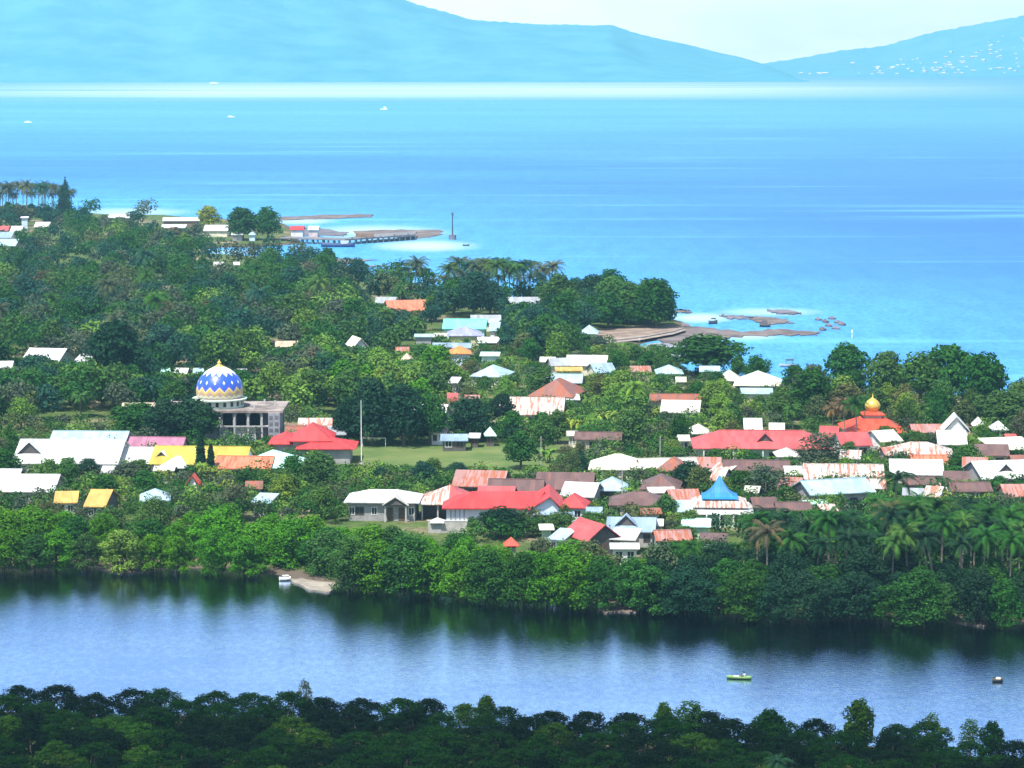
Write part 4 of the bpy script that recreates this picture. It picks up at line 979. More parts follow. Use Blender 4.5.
# canoe with a paddler and the drifting raft boat on the river
cn = boat('slim green canoe with a white patch, paddled across the river', 739, 679, 3.4, .62, .34, (.16, .30, .10), -9, name='canoe', cat='canoe')
MB().box(-.75, -.05, -.2, .2, .33, .40).build('deck_panel', WHITEPAINT, cn)
dr = boat('small dark boat with a pale mound of sacking, drifting near the right edge', 997.5, 681.5, 1.5, .8, .34, (.05, .055, .05), 6)
MB().lathe([(.34, .22), (.40, .36), (.30, .5), (.08, .56)], 12, .12, 0).build('sacking', plain('sacking', (.60, .55, .42), .9, .2), dr, True)

def person_mesh():
    pts = {'pel': ((0, 0, .22), .13), 'waist': ((.02, 0, .38), .115), 'chest': ((.05, 0, .56), .14), 'neck': ((.06, 0, .70), .055), 'head': ((.08, 0, .80), .085), 'crown': ((.08, 0, .90), .075)}
    for s, n in ((-1, 'l'), (1, 'r')):
        pts.update({'sh' + n: ((.05, s * .17, .62), .06), 'el' + n: ((.15, s * .25, .44), .045), 'wr' + n: ((.33, s * .17 , .42), .034), 'ha' + n: ((.40, s * .14, .43), .036),
                    'kn' + n: ((.42, s * .12, .40), .07), 'an' + n: ((.60, s * .10, .12), .05), 'to' + n: ((.74, s * .10, .12), .04), 'hp' + n: ((.04, s * .10, .20), .095)})
    names = list(pts); E = [('pel', 'waist'), ('waist', 'chest'), ('chest', 'neck'), ('neck', 'head'), ('head', 'crown')]
    for n in 'lr': E += [('chest', 'sh' + n), ('sh' + n, 'el' + n), ('el' + n, 'wr' + n), ('wr' + n, 'ha' + n), ('pel', 'hp' + n), ('hp' + n, 'kn' + n), ('kn' + n, 'an' + n), ('an' + n, 'to' + n)]
    me = bpy.data.meshes.new('person'); me.from_pydata([pts[n][0] for n in names], [(names.index(a), names.index(b)) for a, b in E], [])
    o = obj('body', me); sk = o.modifiers.new('skin', 'SKIN')
    for i, n in enumerate(names): 
        r = pts[n][1]; me.skin_vertices[0].data[i].radius = (r, r)
    me.skin_vertices[0].data[0].use_root = True
    ss = o.modifiers.new('sub', 'SUBSURF'); ss.levels = ss.render_levels = 2
    me.materials.append(plain('skin_tone', (.20, .11, .07), .6, .1)); return o
pt = thing('person', 'person in a white shirt sitting in the green canoe with a paddle', 'person', cn.location + Vector((.75, -.02, .02)), R(165))
b = person_mesh(); b.parent = pt
MB().lathe([(.165, .26), (.155, .40), (.185, .58), (.13, .67), (.07, .69)], 14, .035, 0).build('shirt', WHITEPAINT, pt, True)
MB().lathe([(.10, .82), (.105, .88), (.08, .95), (.02, .975)], 12, .07, 0).build('hair', plain('black_hair', (.02, .018, .015), .6, .1), pt, True)
pd = thing('paddle', 'wooden paddle held across the green canoe', 'paddle', cn.location + Vector((.30, -.05, .48)), R(165))
MB().tube([(0, -.8, -.28), (0, .6, .2)], .02).build('shaft', TIMBER, pd); MB().box(-.08, .08, -1.15, -.78, -.42, -.39).build('blade', TIMBER, pd)
# ------------------------------------------------------------------ trees
def leaves_mesh(name, C, N, S, T, asp=.62):
    """C centres, N outward directions, S sizes, T tones -> one mesh of small leaf sprays"""
    n = len(C); N = N / np.linalg.norm(N, axis=1, keepdims=True)
    r = rng.normal(size=(n, 3)); u = np.cross(N, r); u /= np.linalg.norm(u, axis=1, keepdims=True); v = np.cross(N, u)
    S = S[:, None]
    V = np.stack([C - u * S * .5, C - v * S * asp * .5 + N * S * .1, C + u * S * .5, C + v * S * asp * .5 + N * S * .1], 1).reshape(-1, 3)
    me = bpy.data.meshes.new(name); me.from_pydata(V.tolist(), [], np.arange(4 * n).reshape(-1, 4).tolist()); me.materials.append(FOL)
    at = me.attributes.new('leaf_tone', 'FLOAT', 'POINT'); at.data.foreach_set('value', np.repeat(np.clip(T, 0, 1), 4).astype(np.float32))
    me.update(); return me

def crown_mesh(name, lobes, per, leaf, jit=.55, inner=.25):
    """lobes: (x,y,z,rx,rz); leaf sprays over each lobe and some inside"""
    C, N, S, T = [], [], [], []
    for (x, y, z, rx, rz) in lobes:
        n = int(per * (rx / 1.6) ** 1.6) + 20
        d = rng.normal(size=(n, 3)); d /= np.linalg.norm(d, axis=1, keepdims=True)
        d[:, 2] = np.where(d[:, 2] < -.55, -d[:, 2], d[:, 2])
        rad = np.where(rng.random(n) < inner, rng.uniform(.35, .9, n), rng.normal(1.0, .10, n))
        lump = 1 + .16 * np.sin(d[:, 0] * 5 + x * 3) * np.sin(d[:, 1] * 5 + y) + .12 * np.sin(d[:, 2] * 7 + z)
        p = d * (rad * lump)[:, None] * np.array([rx, rx, rz]) + np.array([x, y, z])
        C.append(p); N.append(d + rng.normal(size=(n, 3)) * jit + np.array([0, 0, .25])); S.append(leaf * rng.uniform(.6, 1.4, n))
        T.append(np.clip(rng.normal(.5 + rng.uniform(-.16, .16), .13, n), 0, 1))
    return leaves_mesh(name, np.concatenate(C), np.concatenate(N), np.concatenate(S), np.concatenate(T))

def trunk_mesh(name, lobes, r0, mat, base=-.4, fork=.3, lean=0):
    mb = MB(); top = max(l[2] for l in lobes); f = top * fork
    mb.tube([(0, 0, base), (lean * .3, .05, f * .5), (lean * .6, 0, f), (lean, .1, top * .75)], [r0 * 1.35, r0, r0 * .85, r0 * .35], 7)
    for (x, y, z, rx, rz) in lobes[:9]:
        mb.tube([(lean * .6, 0, f * .95), (x * .45, y * .45, f + (z - f) * .5), (x, y, z)], [r0 * .55, r0 * .36, r0 * .12], 5)
    return meshdata(name, mb.v, mb.f, mat)

def lobes_round(n, W, z0, z1, r, flat=1.0):
    out = []
    for i in range(n):
        a = 2.4 * i + random.uniform(-.4, .4); u = (i + .5) / n; zz = z0 + (z1 - z0) * u
        prof = math.sqrt(max(.05, 1 - (2 * u - .85) ** 2)) if u > .4 else .75 + u * .5
        q = (W - r * .8) * min(1, prof) * random.uniform(.55, 1.0)
        rr = r * random.uniform(.75, 1.25)
        out.append((q * math.cos(a), q * math.sin(a), zz, rr, rr * flat * random.uniform(.75, 1)))
    return out

DARKBARK = plain('wet_bark', (.045, .036, .028), .9, .4, nscale=3)
PROTO = {}
def proto(kind, n, fn):
    PROTO[kind] = [fn(i) for i in range(n)]
def mk_round(i):     # nominal: 10 m tall, 8 m wide
    l = lobes_round(17, 4.2, 2.4, 8.8, 1.75, .9)
    return crown_mesh('tree_crown', l, 150, .62), trunk_mesh('tree_trunk', l, .26, BARK)
def mk_broad(i):     # wide spreading crown, dark below
    l = lobes_round(20, 4.4, 3.2, 8.6, 1.65, .7)
    return crown_mesh('tree_crown', l, 150, .6), trunk_mesh('tree_trunk', l, .34, BARK, fork=.35)
def mk_mangrove(i):  # foliage down to the water on many thin stems
    l = lobes_round(28, 4.6, .1, random.uniform(7.6, 9.4), random.uniform(1.25, 1.6), random.uniform(.8, 1.15))
    mb = MB()
    for k in range(8):
        a = k * .8; x, y = 1.7 * math.cos(a), 1.7 * math.sin(a)
        mb.tube([(x * 1.1, y * 1.1, -1.2), (x * .7, y * .7, 1.3), (x * .2, y * .2, 3.0)], [.05, .08, .1], 5)
    mb.tube([(0, 0, -1), (.1, 0, 3), (0, .2, 7.5)], [.2, .17, .06], 6)
    return crown_mesh('mangrove_crown', l, 260, .42), meshdata('mangrove_roots', mb.v, mb.f, DARKBARK)
def mk_thicket(i):   # near bank mangrove seen from above: 5 m tall, 5 m wide
    l = lobes_round(34, 2.9, .5, 4.3, random.uniform(.55, .7), 1.15)
    mb = MB()
    for k in range(5):
        a = k * 1.26; mb.tube([(1.2 * math.cos(a), 1.2 * math.sin(a), -.6), (.5 * math.cos(a), .5 * math.sin(a), 1.2), (.2 * math.cos(a), .2 * math.sin(a), 3.2)], [.05, .06, .03], 5)
    return crown_mesh('mangrove_crown', l, 620, .24), meshdata('mangrove_roots', mb.v, mb.f, BARK)
def mk_olive(i):     # thin feathery crown
    l = lobes_round(16, 3.3, 2.2, 9.0, 1.25, 1.1)
    return crown_mesh('tree_crown', l, 110, .45, .9), trunk_mesh('tree_trunk', l, .2, BARK)
def mk_cypress(i):
    l = [(random.uniform(-.1, .1), random.uniform(-.1, .1), .9 + k * .62, .78 * (1 - (k / 15.5) ** 2.2) + .12, .7) for k in range(15)]
    return crown_mesh('cypress_crown', l, 1500, .34, .5), trunk_mesh('cypress_trunk', l[:1] + l[-1:], .14, BARK)
def mk_cone(i):
    l = []
    for k in range(14):
        u = k / 13; r = 3.4 * (1 - u) ** .8 + .5; a = 2.4 * k; l.append((r * .55 * math.cos(a), r * .55 * math.sin(a), 1.4 + 7.8 * u, r * .55 + .3, 1.0))
    return crown_mesh('tree_crown', l, 170, .5), trunk_mesh('tree_trunk', l, .22, BARK)
def mk_umbrella(i):
    l = []
    for zz, r, n in ((5.6, 3.4, 7), (7.3, 2.9, 6), (8.9, 1.7, 4)):
        for k in range(n): a = 6.28 * k / n + zz; l.append((r * math.cos(a), r * math.sin(a), zz + random.uniform(-.2, .2), 1.25, .38))
        l.append((0, 0, zz, 1.4, .4))
    return crown_mesh('tree_crown', l, 170, .5), trunk_mesh('tree_trunk', l, .25, BARK, fork=.5)
def mk_bush(i):      # nominal 4 m tall, 5 m wide
    l = lobes_round(8, 2.5, .7, 2.9, 1.15, .8)
    return crown_mesh('bush_foliage', l, 190, .42), trunk_mesh('bush_stem', l, .08, BARK, fork=.15)
def mk_banana(i):
    C, N, S, T = [], [], [], []; mb = MB(); V = []; Fc = []; tone = []
    for st in range(5):
        sx, sy = random.uniform(-1.6, 1.6), random.uniform(-1.6, 1.6); hh = random.uniform(1.8, 3.0)
        mb.tube([(sx, sy, -.2), (sx, sy, hh)], [.14, .08], 6)
        for k in range(8):
            a = k * .785 + random.uniform(-.3, .3); ca, sa = math.cos(a), math.sin(a); up = random.uniform(.4, 1.5); Ln = random.uniform(1.6, 2.3); tn = random.uniform(.45, 1)
            b0 = len(V)
            for q in range(6):
                u = q / 5; r = Ln * u * (.9 - .15 * u); zz = hh + up * 1.5 * u - 1.9 * u * u * (1.7 - up * .6); w = .33 * math.sin(math.pi * min(1, .12 + u * .88))
                V += [(sx + ca * r - sa * w, sy + sa * r + ca * w, zz - .08), (sx + ca * r, sy + sa * r, zz + .06), (sx + ca * r + sa * w, sy + sa * r - ca * w, zz - .08)]; tone += [tn] * 3
            for q in range(5):
                j = b0 + 3 * q; Fc += [(j, j + 3, j + 4, j + 1), (j + 1, j + 4, j + 5, j + 2)]
    me = meshdata('banana_leaves', V, Fc, FOL); at = me.attributes.new('leaf_tone', 'FLOAT', 'POINT'); at.data.foreach_set('value', np.array(tone, np.float32))
    return me, meshdata('banana_stems', mb.v, mb.f, plain('banana_stem', (.17, .18, .08), .8, .3))
def mk_palm(i):      # nominal 10 m tall
    lean = random.uniform(-1.7, 1.7); mb = MB(); top = 8.6
    pts = [(lean * (u ** 1.6), .25 * math.sin(u * 3), -.4 + (top + .4) * u) for u in np.linspace(0, 1, 8)]
    mb.tube(pts, [.22, .17, .15, .14, .13, .125, .12, .13], 7)
    V, Fc, tone = [], [], []; c = Vector(pts[-1]); nf = 26
    for k in range(nf):
        a = k * 2.399 + random.uniform(-.15, .15); e = 1.35 - 1.6 * (k / nf) + random.uniform(-.28, .28); Ln = random.uniform(2.9, 3.7) * (.82 if k < 4 else 1)
        p = c.copy(); el = e; n = 11; st = Ln / n; tn = random.uniform(.3, .75) if k < nf - 4 else random.uniform(.7, 1.0)
        prev = None
        for q in range(n + 1):
            u = q / n; d = Vector((math.cos(a) * math.cos(el), math.sin(a) * math.cos(el), math.sin(el))); side = Vector((-math.sin(a), math.cos(a), 0)); upv = side.cross(d) * -1
            wl = .75 * math.sin(math.pi * min(1, .10 + .86 * u)) ** .7
            if q:
                for s in (-1, 1):
                    for h_ in (0, .5):
                        o = p - d * st * h_; tip = o + side * s * wl * .82 + d * wl * .45 + Vector((0, 0, -wl * (.42 + .2 * random.random()))); b0 = len(V)
                        V += [tuple(o - d * .06), tuple(o + d * .07), tuple(tip)]; tone += [tn + random.uniform(-.12, .12)] * 3; Fc.append((b0, b0 + 1, b0 + 2))
            b0 = len(V); V += [tuple(p + side * .035), tuple(p - side * .035)]; tone += [tn] * 2
            if prev is not None: Fc.append((prev, prev + 1, b0 + 1, b0))
            prev = b0; p = p + d * st; el -= (.10 + .13 * u)
    me = meshdata('palm_fronds', V, Fc, FOL); at = me.attributes.new('leaf_tone', 'FLOAT', 'POINT'); at.data.foreach_set('value', np.clip(np.array(tone), 0, 1).astype(np.float32))
    return me, meshdata('palm_trunk', mb.v, mb.f, plain('palm_bark', (.17, .15, .125), .9, .3, nscale=3))
def mk_bare(i):
    mb = MB()
    def br(p, d, r, n):
        q = p + d * random.uniform(1.2, 1.9) * (.6 + .2 * n); mb.tube([p, (p + q) / 2 + Vector((random.uniform(-.1, .1), 0, 0)), q], [r, r * .85, r * .62], 5)
        if n:
            for s in range(2 if n < 3 else 3): br(q, (d + Vector((random.uniform(-.8, .8), random.uniform(-.8, .8), random.uniform(-.1, .4)))).normalized(), r * .62, n - 1)
    br(Vector((0, 0, -.4)), Vector((.05, 0, 1)), .22, 4)
    return None, meshdata('bare_trunk', mb.v, mb.f, PALE_BARK)
for k, n, f in (('round', 6, mk_round), ('broad', 4, mk_broad), ('mangrove', 5, mk_mangrove), ('thicket', 6, mk_thicket), ('olive', 3, mk_olive), ('cypress', 2, mk_cypress),
                ('cone', 2, mk_cone), ('umbrella', 1, mk_umbrella), ('bush', 5, mk_bush), ('banana', 4, mk_banana), ('palm', 10, mk_palm), ('bare', 1, mk_bare)): proto(k, n, f)
NOM = {'round': (10, 8.4), 'broad': (9.7, 9.2), 'mangrove': (10, 8.4), 'thicket': (5, 5.6), 'olive': (10, 7), 'cypress': (10.3, 1.8), 'cone': (10, 7), 'umbrella': (9.4, 9), 'bush': (3.9, 5.2), 'banana': (3.9, 4.6), 'palm': (10, 6.6), 'bare': (8, 5)}
PARTN = {'mangrove': ('mangrove_tree', 'mangrove', 'roots'), 'thicket': ('mangrove_tree', 'mangrove', 'roots'), 'palm': ('coconut_palm', 'palm tree', 'trunk'), 'banana': ('banana_plant', 'banana plant', 'stem'),
         'bush': ('bush', 'bush', 'stem'), 'cypress': ('cypress_tree', 'tree', 'trunk'), 'bare': ('bare_tree', 'tree', 'trunk')}
PAL = {'bright green': (.060, .190, .010), 'deep green': (.026, .100, .016), 'dark green': (.014, .048, .022), 'mid green': (.052, .125, .026), 'light green': (.125, .230, .036), 'yellow-green': (.17, .23, .035),
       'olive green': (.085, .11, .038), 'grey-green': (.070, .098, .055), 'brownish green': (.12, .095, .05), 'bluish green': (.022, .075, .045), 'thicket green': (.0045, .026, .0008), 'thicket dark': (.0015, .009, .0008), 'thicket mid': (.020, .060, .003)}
USED = {}
TREES = []
def tree(kind, px, py, h, w, colour, label=None, group=None, variant=None, wob=True):
    """plant a tree: foot at px,py on the land, h x w metres"""
    cm, tm = PROTO[kind][variant if variant is not None else random.randrange(len(PROTO[kind]))]
    name, cat, part = PARTN.get(kind, ('leafy_tree', 'tree', 'trunk'))
    zz = LAND if kind not in ('mangrove',) else .6
    t = thing(name, label or '', cat, P(px, py, zz), random.uniform(0, 6.28))
    nh, nw = NOM[kind]; t.scale = (w / nw, w / nw, h / nh) if kind != 'palm' else (h / nh,) * 3
    if group: t['group'] = group
    c = PAL[colour]; j = random.uniform(.82, 1.2)
    if cm:
        o = obj({'banana': 'leaves', 'palm': 'fronds', 'bush': 'foliage'}.get(kind, 'crown'), cm, t); o.color = (c[0] * j * random.uniform(.85, 1.2), c[1] * j, c[2] * j * random.uniform(.85, 1.15), 1)
    obj(part, tm, t)
    k = ppm(py); TREES.append((t, px, py, py - h * k * .6, h * k, w * k, kind, colour, label is None))
    return t

def clear_ok(px, py, hpx, wpx, soft=.0):
    x0, x1, y0 = px - wpx * .5, px + wpx * .5, py - hpx
    for (a, b, c, d, g) in CLEAR:
        m = (.42 if soft and g > 0 else .16) * (b - a); n = (.5 if soft and g > 0 else .34) * (d - c)
        if x1 > a + m and x0 < b - m and y0 < d - n and py > c and py > g - 1.5: return False
    return True
def foot_ok(px, py, rad=1.2):
    p = P(px, py)
    for (x, y, hw, hd) in FOOT:
        if abs(p.x - x) < hw + rad and abs(p.y - y) < hd + rad: return False
    return True
def inpoly(x, y, poly):
    r = False
    for i in range(len(poly)):
        (x1, y1), (x2, y2) = poly[i], poly[(i + 1) % len(poly)]
        if (y1 > y) != (y2 > y) and x < (x2 - x1) * (y - y1) / (y2 - y1) + x1: r = not r
    return r
ALL = []
def fill(poly, n, kinds, hr, colours, dx, dy, group=None, label=None, aspect=(.75, 1.05), tries=40, minh=.45):
    """scatter trees whose feet lie in the polygon; a tree that would hide a house is shortened or left out"""
    xs = [a for a, _ in poly]; ys = [b for _, b in poly]; made = 0
    for _ in range(n * tries):
        if made >= n: break
        px, py = random.uniform(min(xs), max(xs)), random.uniform(min(ys), max(ys))
        if not inpoly(px, py, poly): continue
        if 345 < px < 512 and 446 < py < 470: continue
        if any(((px - a) / ((dx + e) / 2)) ** 2 + ((py - b) / ((dy + f) / 2)) ** 2 < 1 for a, b, e, f in ALL if abs(px - a) < 90 and abs(py - b) < 30): continue
        if not foot_ok(px, py): continue
        kind = random.choices([k for k, _ in kinds], [w for _, w in kinds])[0]; k = ppm(py)
        if kind == 'palm' and 180 < px < 256 and py < 405: kind = 'round'
        h = random.uniform(*hr) * (1.25 if kind == 'palm' else .45 if kind == 'banana' else .42 if kind == 'bush' else 1); w = h * random.uniform(*aspect) * (1.3 if kind in ('bush', 'banana') else 1)
        ok = False; lazy = random.random() < .3
        for s in (1, .75, .55, .4, .28):
            if s < minh and kind not in ('bush', 'banana') : 
                kind = 'bush'
            hh, ww = h * s, w * (s + 1) / 2 * (1 if kind != 'palm' else s)
            if clear_ok(px, py, hh * k, ww * k, lazy): ok = True; break
        if not ok: continue
        ALL.append((px, py, dx, dy)); made += 1
        tree(kind, px, py, hh, ww, random.choices([c for c, _ in colours], [w_ for _, w_ in colours])[0], label, group)

def T(kind, px, base, top, wpx, colour, label=None, group=None, variant=None):
    k = ppm(base); ALL.append((px, base, wpx * .7, 7)); return tree(kind, px, base, (base - top) / k, wpx / k, colour, label, group, variant)

# ---- trees one can tell apart
T('cypress', 201, 482, 427, 10.5, 'dark green', 'tall slim dark cypress, taller of the two in front of the yellow roof', variant=0)
T('cypress', 211, 482, 443, 9.5, 'dark green', 'slim dark cypress, shorter of the two in front of the yellow roof', variant=1)
T('umbrella', 411, 291, 263, 42, 'bluish green', 'flat-topped layered tree against the bay, left of the shore palms')
T('round', 655, 327, 280, 52, 'deep green', 'large round-crowned tree at the tip of the shore road', variant=0)
T('broad', 706, 376, 335, 92, 'deep green', 'very broad dark tree on the edge of the bay, left of the mint-cream roof', variant=0)
T('broad', 118, 398, 318, 70, 'dark green', 'big dark tree towering over the wood at left, above the white halls', variant=1)
T('broad', 470, 441, 396, 52, 'dark green', 'dense dark tree with deep shade at the back edge of the sports field', variant=2)
T('round', 521, 469, 431, 40, 'deep green', 'round dark tree at the near right corner of the sports field', variant=1)
T('cone', 580, 477, 449, 22, 'dark green', 'small dark conical tree left of the white-cream hip roof', variant=0)
T('round', 501, 537, 508, 50, 'dark green', 'round dark tree right in front of the bright red-roofed hall', variant=2)
T('round', 687, 493, 461, 42, 'dark green', 'dark rounded tree behind the blue cone roof', variant=3)
T('olive', 821, 470, 432, 62, 'grey-green', 'grey-green feathery tree hiding the right end of the long red roof', variant=0)
T('round', 372, 445.5, 380, 50, 'dark green', 'tall dark tree directly behind the football goal', variant=0)
T('round', 404, 445.5, 384, 58, 'dark green', 'broad dark tree behind the sports field, right of the goal', variant=1)
T('round', 430, 444.5, 396, 42, 'deep green', 'dark green tree behind the sports field in front of the white gabled roof', variant=2)
T('round', 348, 444, 398, 36, 'dark green', 'dark tree behind the flagpole at the left end of the sports field', variant=3)
T('broad', 190, 446, 399, 66, 'dark green', 'dark low-spreading tree in front of the left half of the domed mosque', variant=0)
T('broad', 140, 441, 402, 64, 'deep green', 'dark green tree left of the mosque behind the mauve pink roof', variant=2)
T('broad', 950, 408, 343, 66, 'deep green', 'highest of the big dark trees on the right-hand coast', variant=1)
T('broad', 982, 414, 352, 58, 'deep green', 'big dark tree with a sloping right side, last on the right-hand coast', variant=2)
T('broad', 920, 410, 354, 56, 'mid green', 'large green tree between the tallest coast trees on the right', variant=3)
T('broad', 847, 398, 343, 54, 'deep green', 'dark round tree at the left end of the right-hand coast trees', variant=0)
T('round', 884, 406, 352, 44, 'mid green', 'upright mid green tree on the right-hand coast behind the gold dome', variant=4)
T('round', 810, 420, 369, 52, 'deep green', 'dark leafy tree right of the mint-cream roof', variant=5)
T('round', 166, 447, 398, 52, 'dark green', 'dark dense tree directly left of the domed mosque front', variant=1)
T('broad', 202, 447, 405, 38, 'deep green', 'dark tree covering the lower left of the domed mosque', variant=1)
T('round', 1003, 430, 392, 66, 'mid green', 'dense mid green tree by the right edge below the coast trees', variant=2)
T('round', 783, 428, 392, 40, 'mid green', 'green tree below the mint-cream roof', variant=1)
T('round', 268, 240, 207, 32, 'deep green', 'right one of the round dark trees on the far headland', variant=3)
T('round', 243, 240, 208, 36, 'deep green', 'left one of the round dark trees on the far headland', variant=4)
T('round', 209, 229, 206, 26, 'yellow-green', 'yellowish tree on the far headland left of the round dark trees', variant=5)
T('palm', 858, 452, 396, 30, 'deep green', 'tall coconut palm standing before the gold-domed mosque', variant=0)
T('palm', 843, 446, 398, 28, 'brownish green', 'brownish palm left of the tall palm by the gold-domed mosque', variant=1)
T('palm', 833, 444, 403, 26, 'brownish green', 'second brownish palm, behind the long red roof', variant=2)
T('palm', 892, 540, 468, 36, 'dark green', 'dark tall palm standing up in front of the small white rusty shed', variant=3)
T('bare', 985, 546, 514, 24, 'mid green', 'bare pale branching dead tree among the palms at right')
T('olive', 236, 520, 484, 46, 'grey-green', 'grey thin-leaved tree between the mangroves and the cypresses', variant=1)
T('round', 88, 482, 459, 26, 'dark green', 'round dark tree between the white hall and the ochre roofs', variant=0)
T('round', 128, 488, 462, 42, 'grey-green', 'grey-green tree right of the round dark tree below the white hall', variant=1)
T('cone', 10, 466, 424, 30, 'deep green', 'dark upright tree at the left end of the long white-roofed hall', variant=1)
T('round', 915, 446, 431, 30, 'deep green', 'dark green bush-like tree right of the gold-domed mosque', variant=1)
T('round', 960, 478, 452, 32, 'deep green', 'round dark green tree right of the rust and white hip roof', variant=0)
T('round', 966, 452, 436, 30, 'light green', 'light green tree right of the white gabled house', variant=3)
T('olive', 765, 502, 466, 62, 'grey-green', 'wide grey-green tree behind the blue cone roof on its right', variant=2)
T('round', 740, 500, 472, 34, 'deep green', 'dark tree close behind the blue cone roof', variant=2)
T('bush', 777, 514, 499, 36, 'bright green', 'bright green round bush left of the grey-white gabled roof')
T('bush', 648, 438, 424, 22, 'yellow-green', 'glowing yellow-green bush among the banana plants')
T('palm', 33, 404, 368, 30, 'olive green', 'bushy palm below the white gabled house in the wood', variant=4)

CLEAR.append((605, 700, 331, 350, 336)); CLEAR.append((222, 286, 400, 444, 446)); CLEAR.append((352, 512, 441, 474, -1)); CLEAR[-1] = (300, 560, 440, 476, 449)
# ---- the near bank
GN = 'mangroves of the near riverbank'
lab = 'dark green mangrove crown in the solid thicket filling the near riverbank'
rows = 0
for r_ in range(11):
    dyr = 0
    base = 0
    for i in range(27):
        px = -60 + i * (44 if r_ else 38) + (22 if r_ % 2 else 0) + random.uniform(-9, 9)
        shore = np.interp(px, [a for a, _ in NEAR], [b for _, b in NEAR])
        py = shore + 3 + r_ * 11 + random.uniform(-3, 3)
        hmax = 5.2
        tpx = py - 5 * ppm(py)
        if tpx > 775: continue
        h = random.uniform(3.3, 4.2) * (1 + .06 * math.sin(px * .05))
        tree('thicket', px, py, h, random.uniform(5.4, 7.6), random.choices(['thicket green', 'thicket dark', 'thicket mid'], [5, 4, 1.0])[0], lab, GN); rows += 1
for (px, dpy, h, w, kd, c, lb) in ((690, 2, 5.6, 6, 'olive', 'thicket mid', None), (858, 3, 7.0, 4.6, 'round', 'thicket mid', 'bushy tree rising highest above the near riverbank thicket'),
                            (305, 2, 6.0, 2.6, 'olive', 'grey-green', 'thin pale sapling sticking out of the near thicket'), (664, 2, 5.2, 3, 'round', 'thicket mid', None), (486, 2, 4.8, 3, 'round', 'thicket mid', None),
                            (932, 2, 5.6, 3.4, 'olive', 'thicket mid', None), (970, 2, 5.2, 3.6, 'olive', 'thicket mid', None), (992, 3, 5.2, 3.6, 'round', 'thicket green', None), (770, 3, 5.2, 5, 'round', 'thicket green', None)):
    shore = np.interp(px, [a for a, _ in NEAR], [b for _, b in NEAR])
    t = tree(kd, px, shore + dpy, h * .93, w, c, lb or 'taller leafy tree standing a head above the near riverbank thicket', None if lb else 'taller trees over the near thicket')
tree('palm', 778, 812, 6.5, 5, 'dark green', 'dark palm at the lower edge of the near thicket')

# ---- the far bank
def bankrow(x0, x1, step, off, h0, h1, cols, group, label, kinds=(('mangrove', 1),)):
    x = x0
    while x < x1:
        px = x + random.uniform(-6, 6); py = np.interp(-px, [-a for a, _ in BANK], [b for _, b in BANK]) - off + random.uniform(-1.5, 1.5)
        x += step
        if 272 < px < 322 and off < 8: continue
        kind = random.choices([k for k, _ in kinds], [w for _, w in kinds])[0]
        h = random.uniform(h0, h1); k = ppm(py)
        w = h * random.uniform(.9, 1.3)
        for s in (1, .8, .62, .45):
            if clear_ok(px, py, h * s * k, w * k * .8): break
        else: continue
        ALL.append((px, py, 20, 6))
        tree(kind, px, py, h * s, w * (s + 1) / 2, random.choices([c for c, _ in cols], [q for _, q in cols])[0], label, group)
A = 'mangroves of the far bank, left stretch'; LA = 'bright green mangrove in the thick belt on the far riverbank, left stretch'
cA = (('bright green', 6), ('light green', 1.0), ('deep green', 2), ('mid green', 2))
bankrow(-60, 318, 30, -1, 6.2, 8.0, cA, A, LA)
bankrow(-70, 330, 36, 11, 7.2, 8.8, cA, A, LA)
bankrow(-50, 330, 40, 22, 7.0, 8.4, cA, A, LA)
B = 'mangroves of the far bank, middle stretch'; LB = 'bright green mangrove in the thick belt on the far riverbank, middle stretch'
cB = (('bright green', 5), ('deep green', 3), ('mid green', 2))
bankrow(322, 640, 28, -1, 7.0, 8.8, cB, B, LB)
bankrow(330, 640, 34, 12, 7.4, 9.2, cB, B, LB)
bankrow(300, 560, 38, 24, 5.5, 7.5, cB, B, LB)
bankrow(560, 670, 26, 20, 6.5, 9.0, (('grey-green', 4), ('olive green', 2), ('mid green', 1)), 'grey-green trees behind the far bank mangroves', 'grey-green feathery tree behind the mangroves, middle of the far bank', (('olive', 3), ('round', 1)))
bankrow(545, 690, 28, 38, 5.5, 7.5, (('grey-green', 4), ('mid green', 2), ('olive green', 1)), 'grey-green trees behind the far bank mangroves', 'grey-green feathery tree behind the mangroves, middle of the far bank', (('olive', 2), ('round', 1)))
Cg = 'mangroves of the far bank, right stretch'; LC = 'deep green mangrove in the dark belt on the far riverbank, right stretch'
cC = (('deep green', 4), ('bright green', .12), ('dark green', 6), ('mid green', .3))
bankrow(655, 1090, 29, 0, 5.5, 8.0, cC, Cg, LC)
bankrow(660, 1090, 33, 11, 6.5, 8.8, cC, Cg, LC)
bankrow(670, 1090, 46, 22, 6, 8.5, cC, Cg, LC)
D = 'palms behind the right-hand mangroves'; LD = 'coconut palm with arching fronds in the grove behind the right-hand mangroves'
cD = (('mid green', 2), ('olive green', .6), ('deep green', 5), ('dark green', 4), ('brownish green', .3))
bankrow(672, 1090, 24, 22, 9.5, 12.0, cD, D, LD, (('palm', 1),))
bankrow(668, 1090, 17, 34, 10.0, 12.5, cD, D, LD, (('palm', 1),))
bankrow(690, 1090, 19, 46, 10, 12.5, cD, D, LD, (('palm', 1),))
bankrow(700, 1090, 22, 58, 9.5, 12, cD, D, LD, (('palm', 1),))
bankrow(730, 1090, 30, 70, 7.5, 10.5, cD, D, LD, (('palm', 1),))
bankrow(780, 1090, 34, 52, 6, 8.5, (('bright green', 2), ('mid green', 2), ('deep green', 2)), 'leafy trees among the right-hand palms', 'leafy tree filling in between the right-hand grove palms', (('round', 1),))
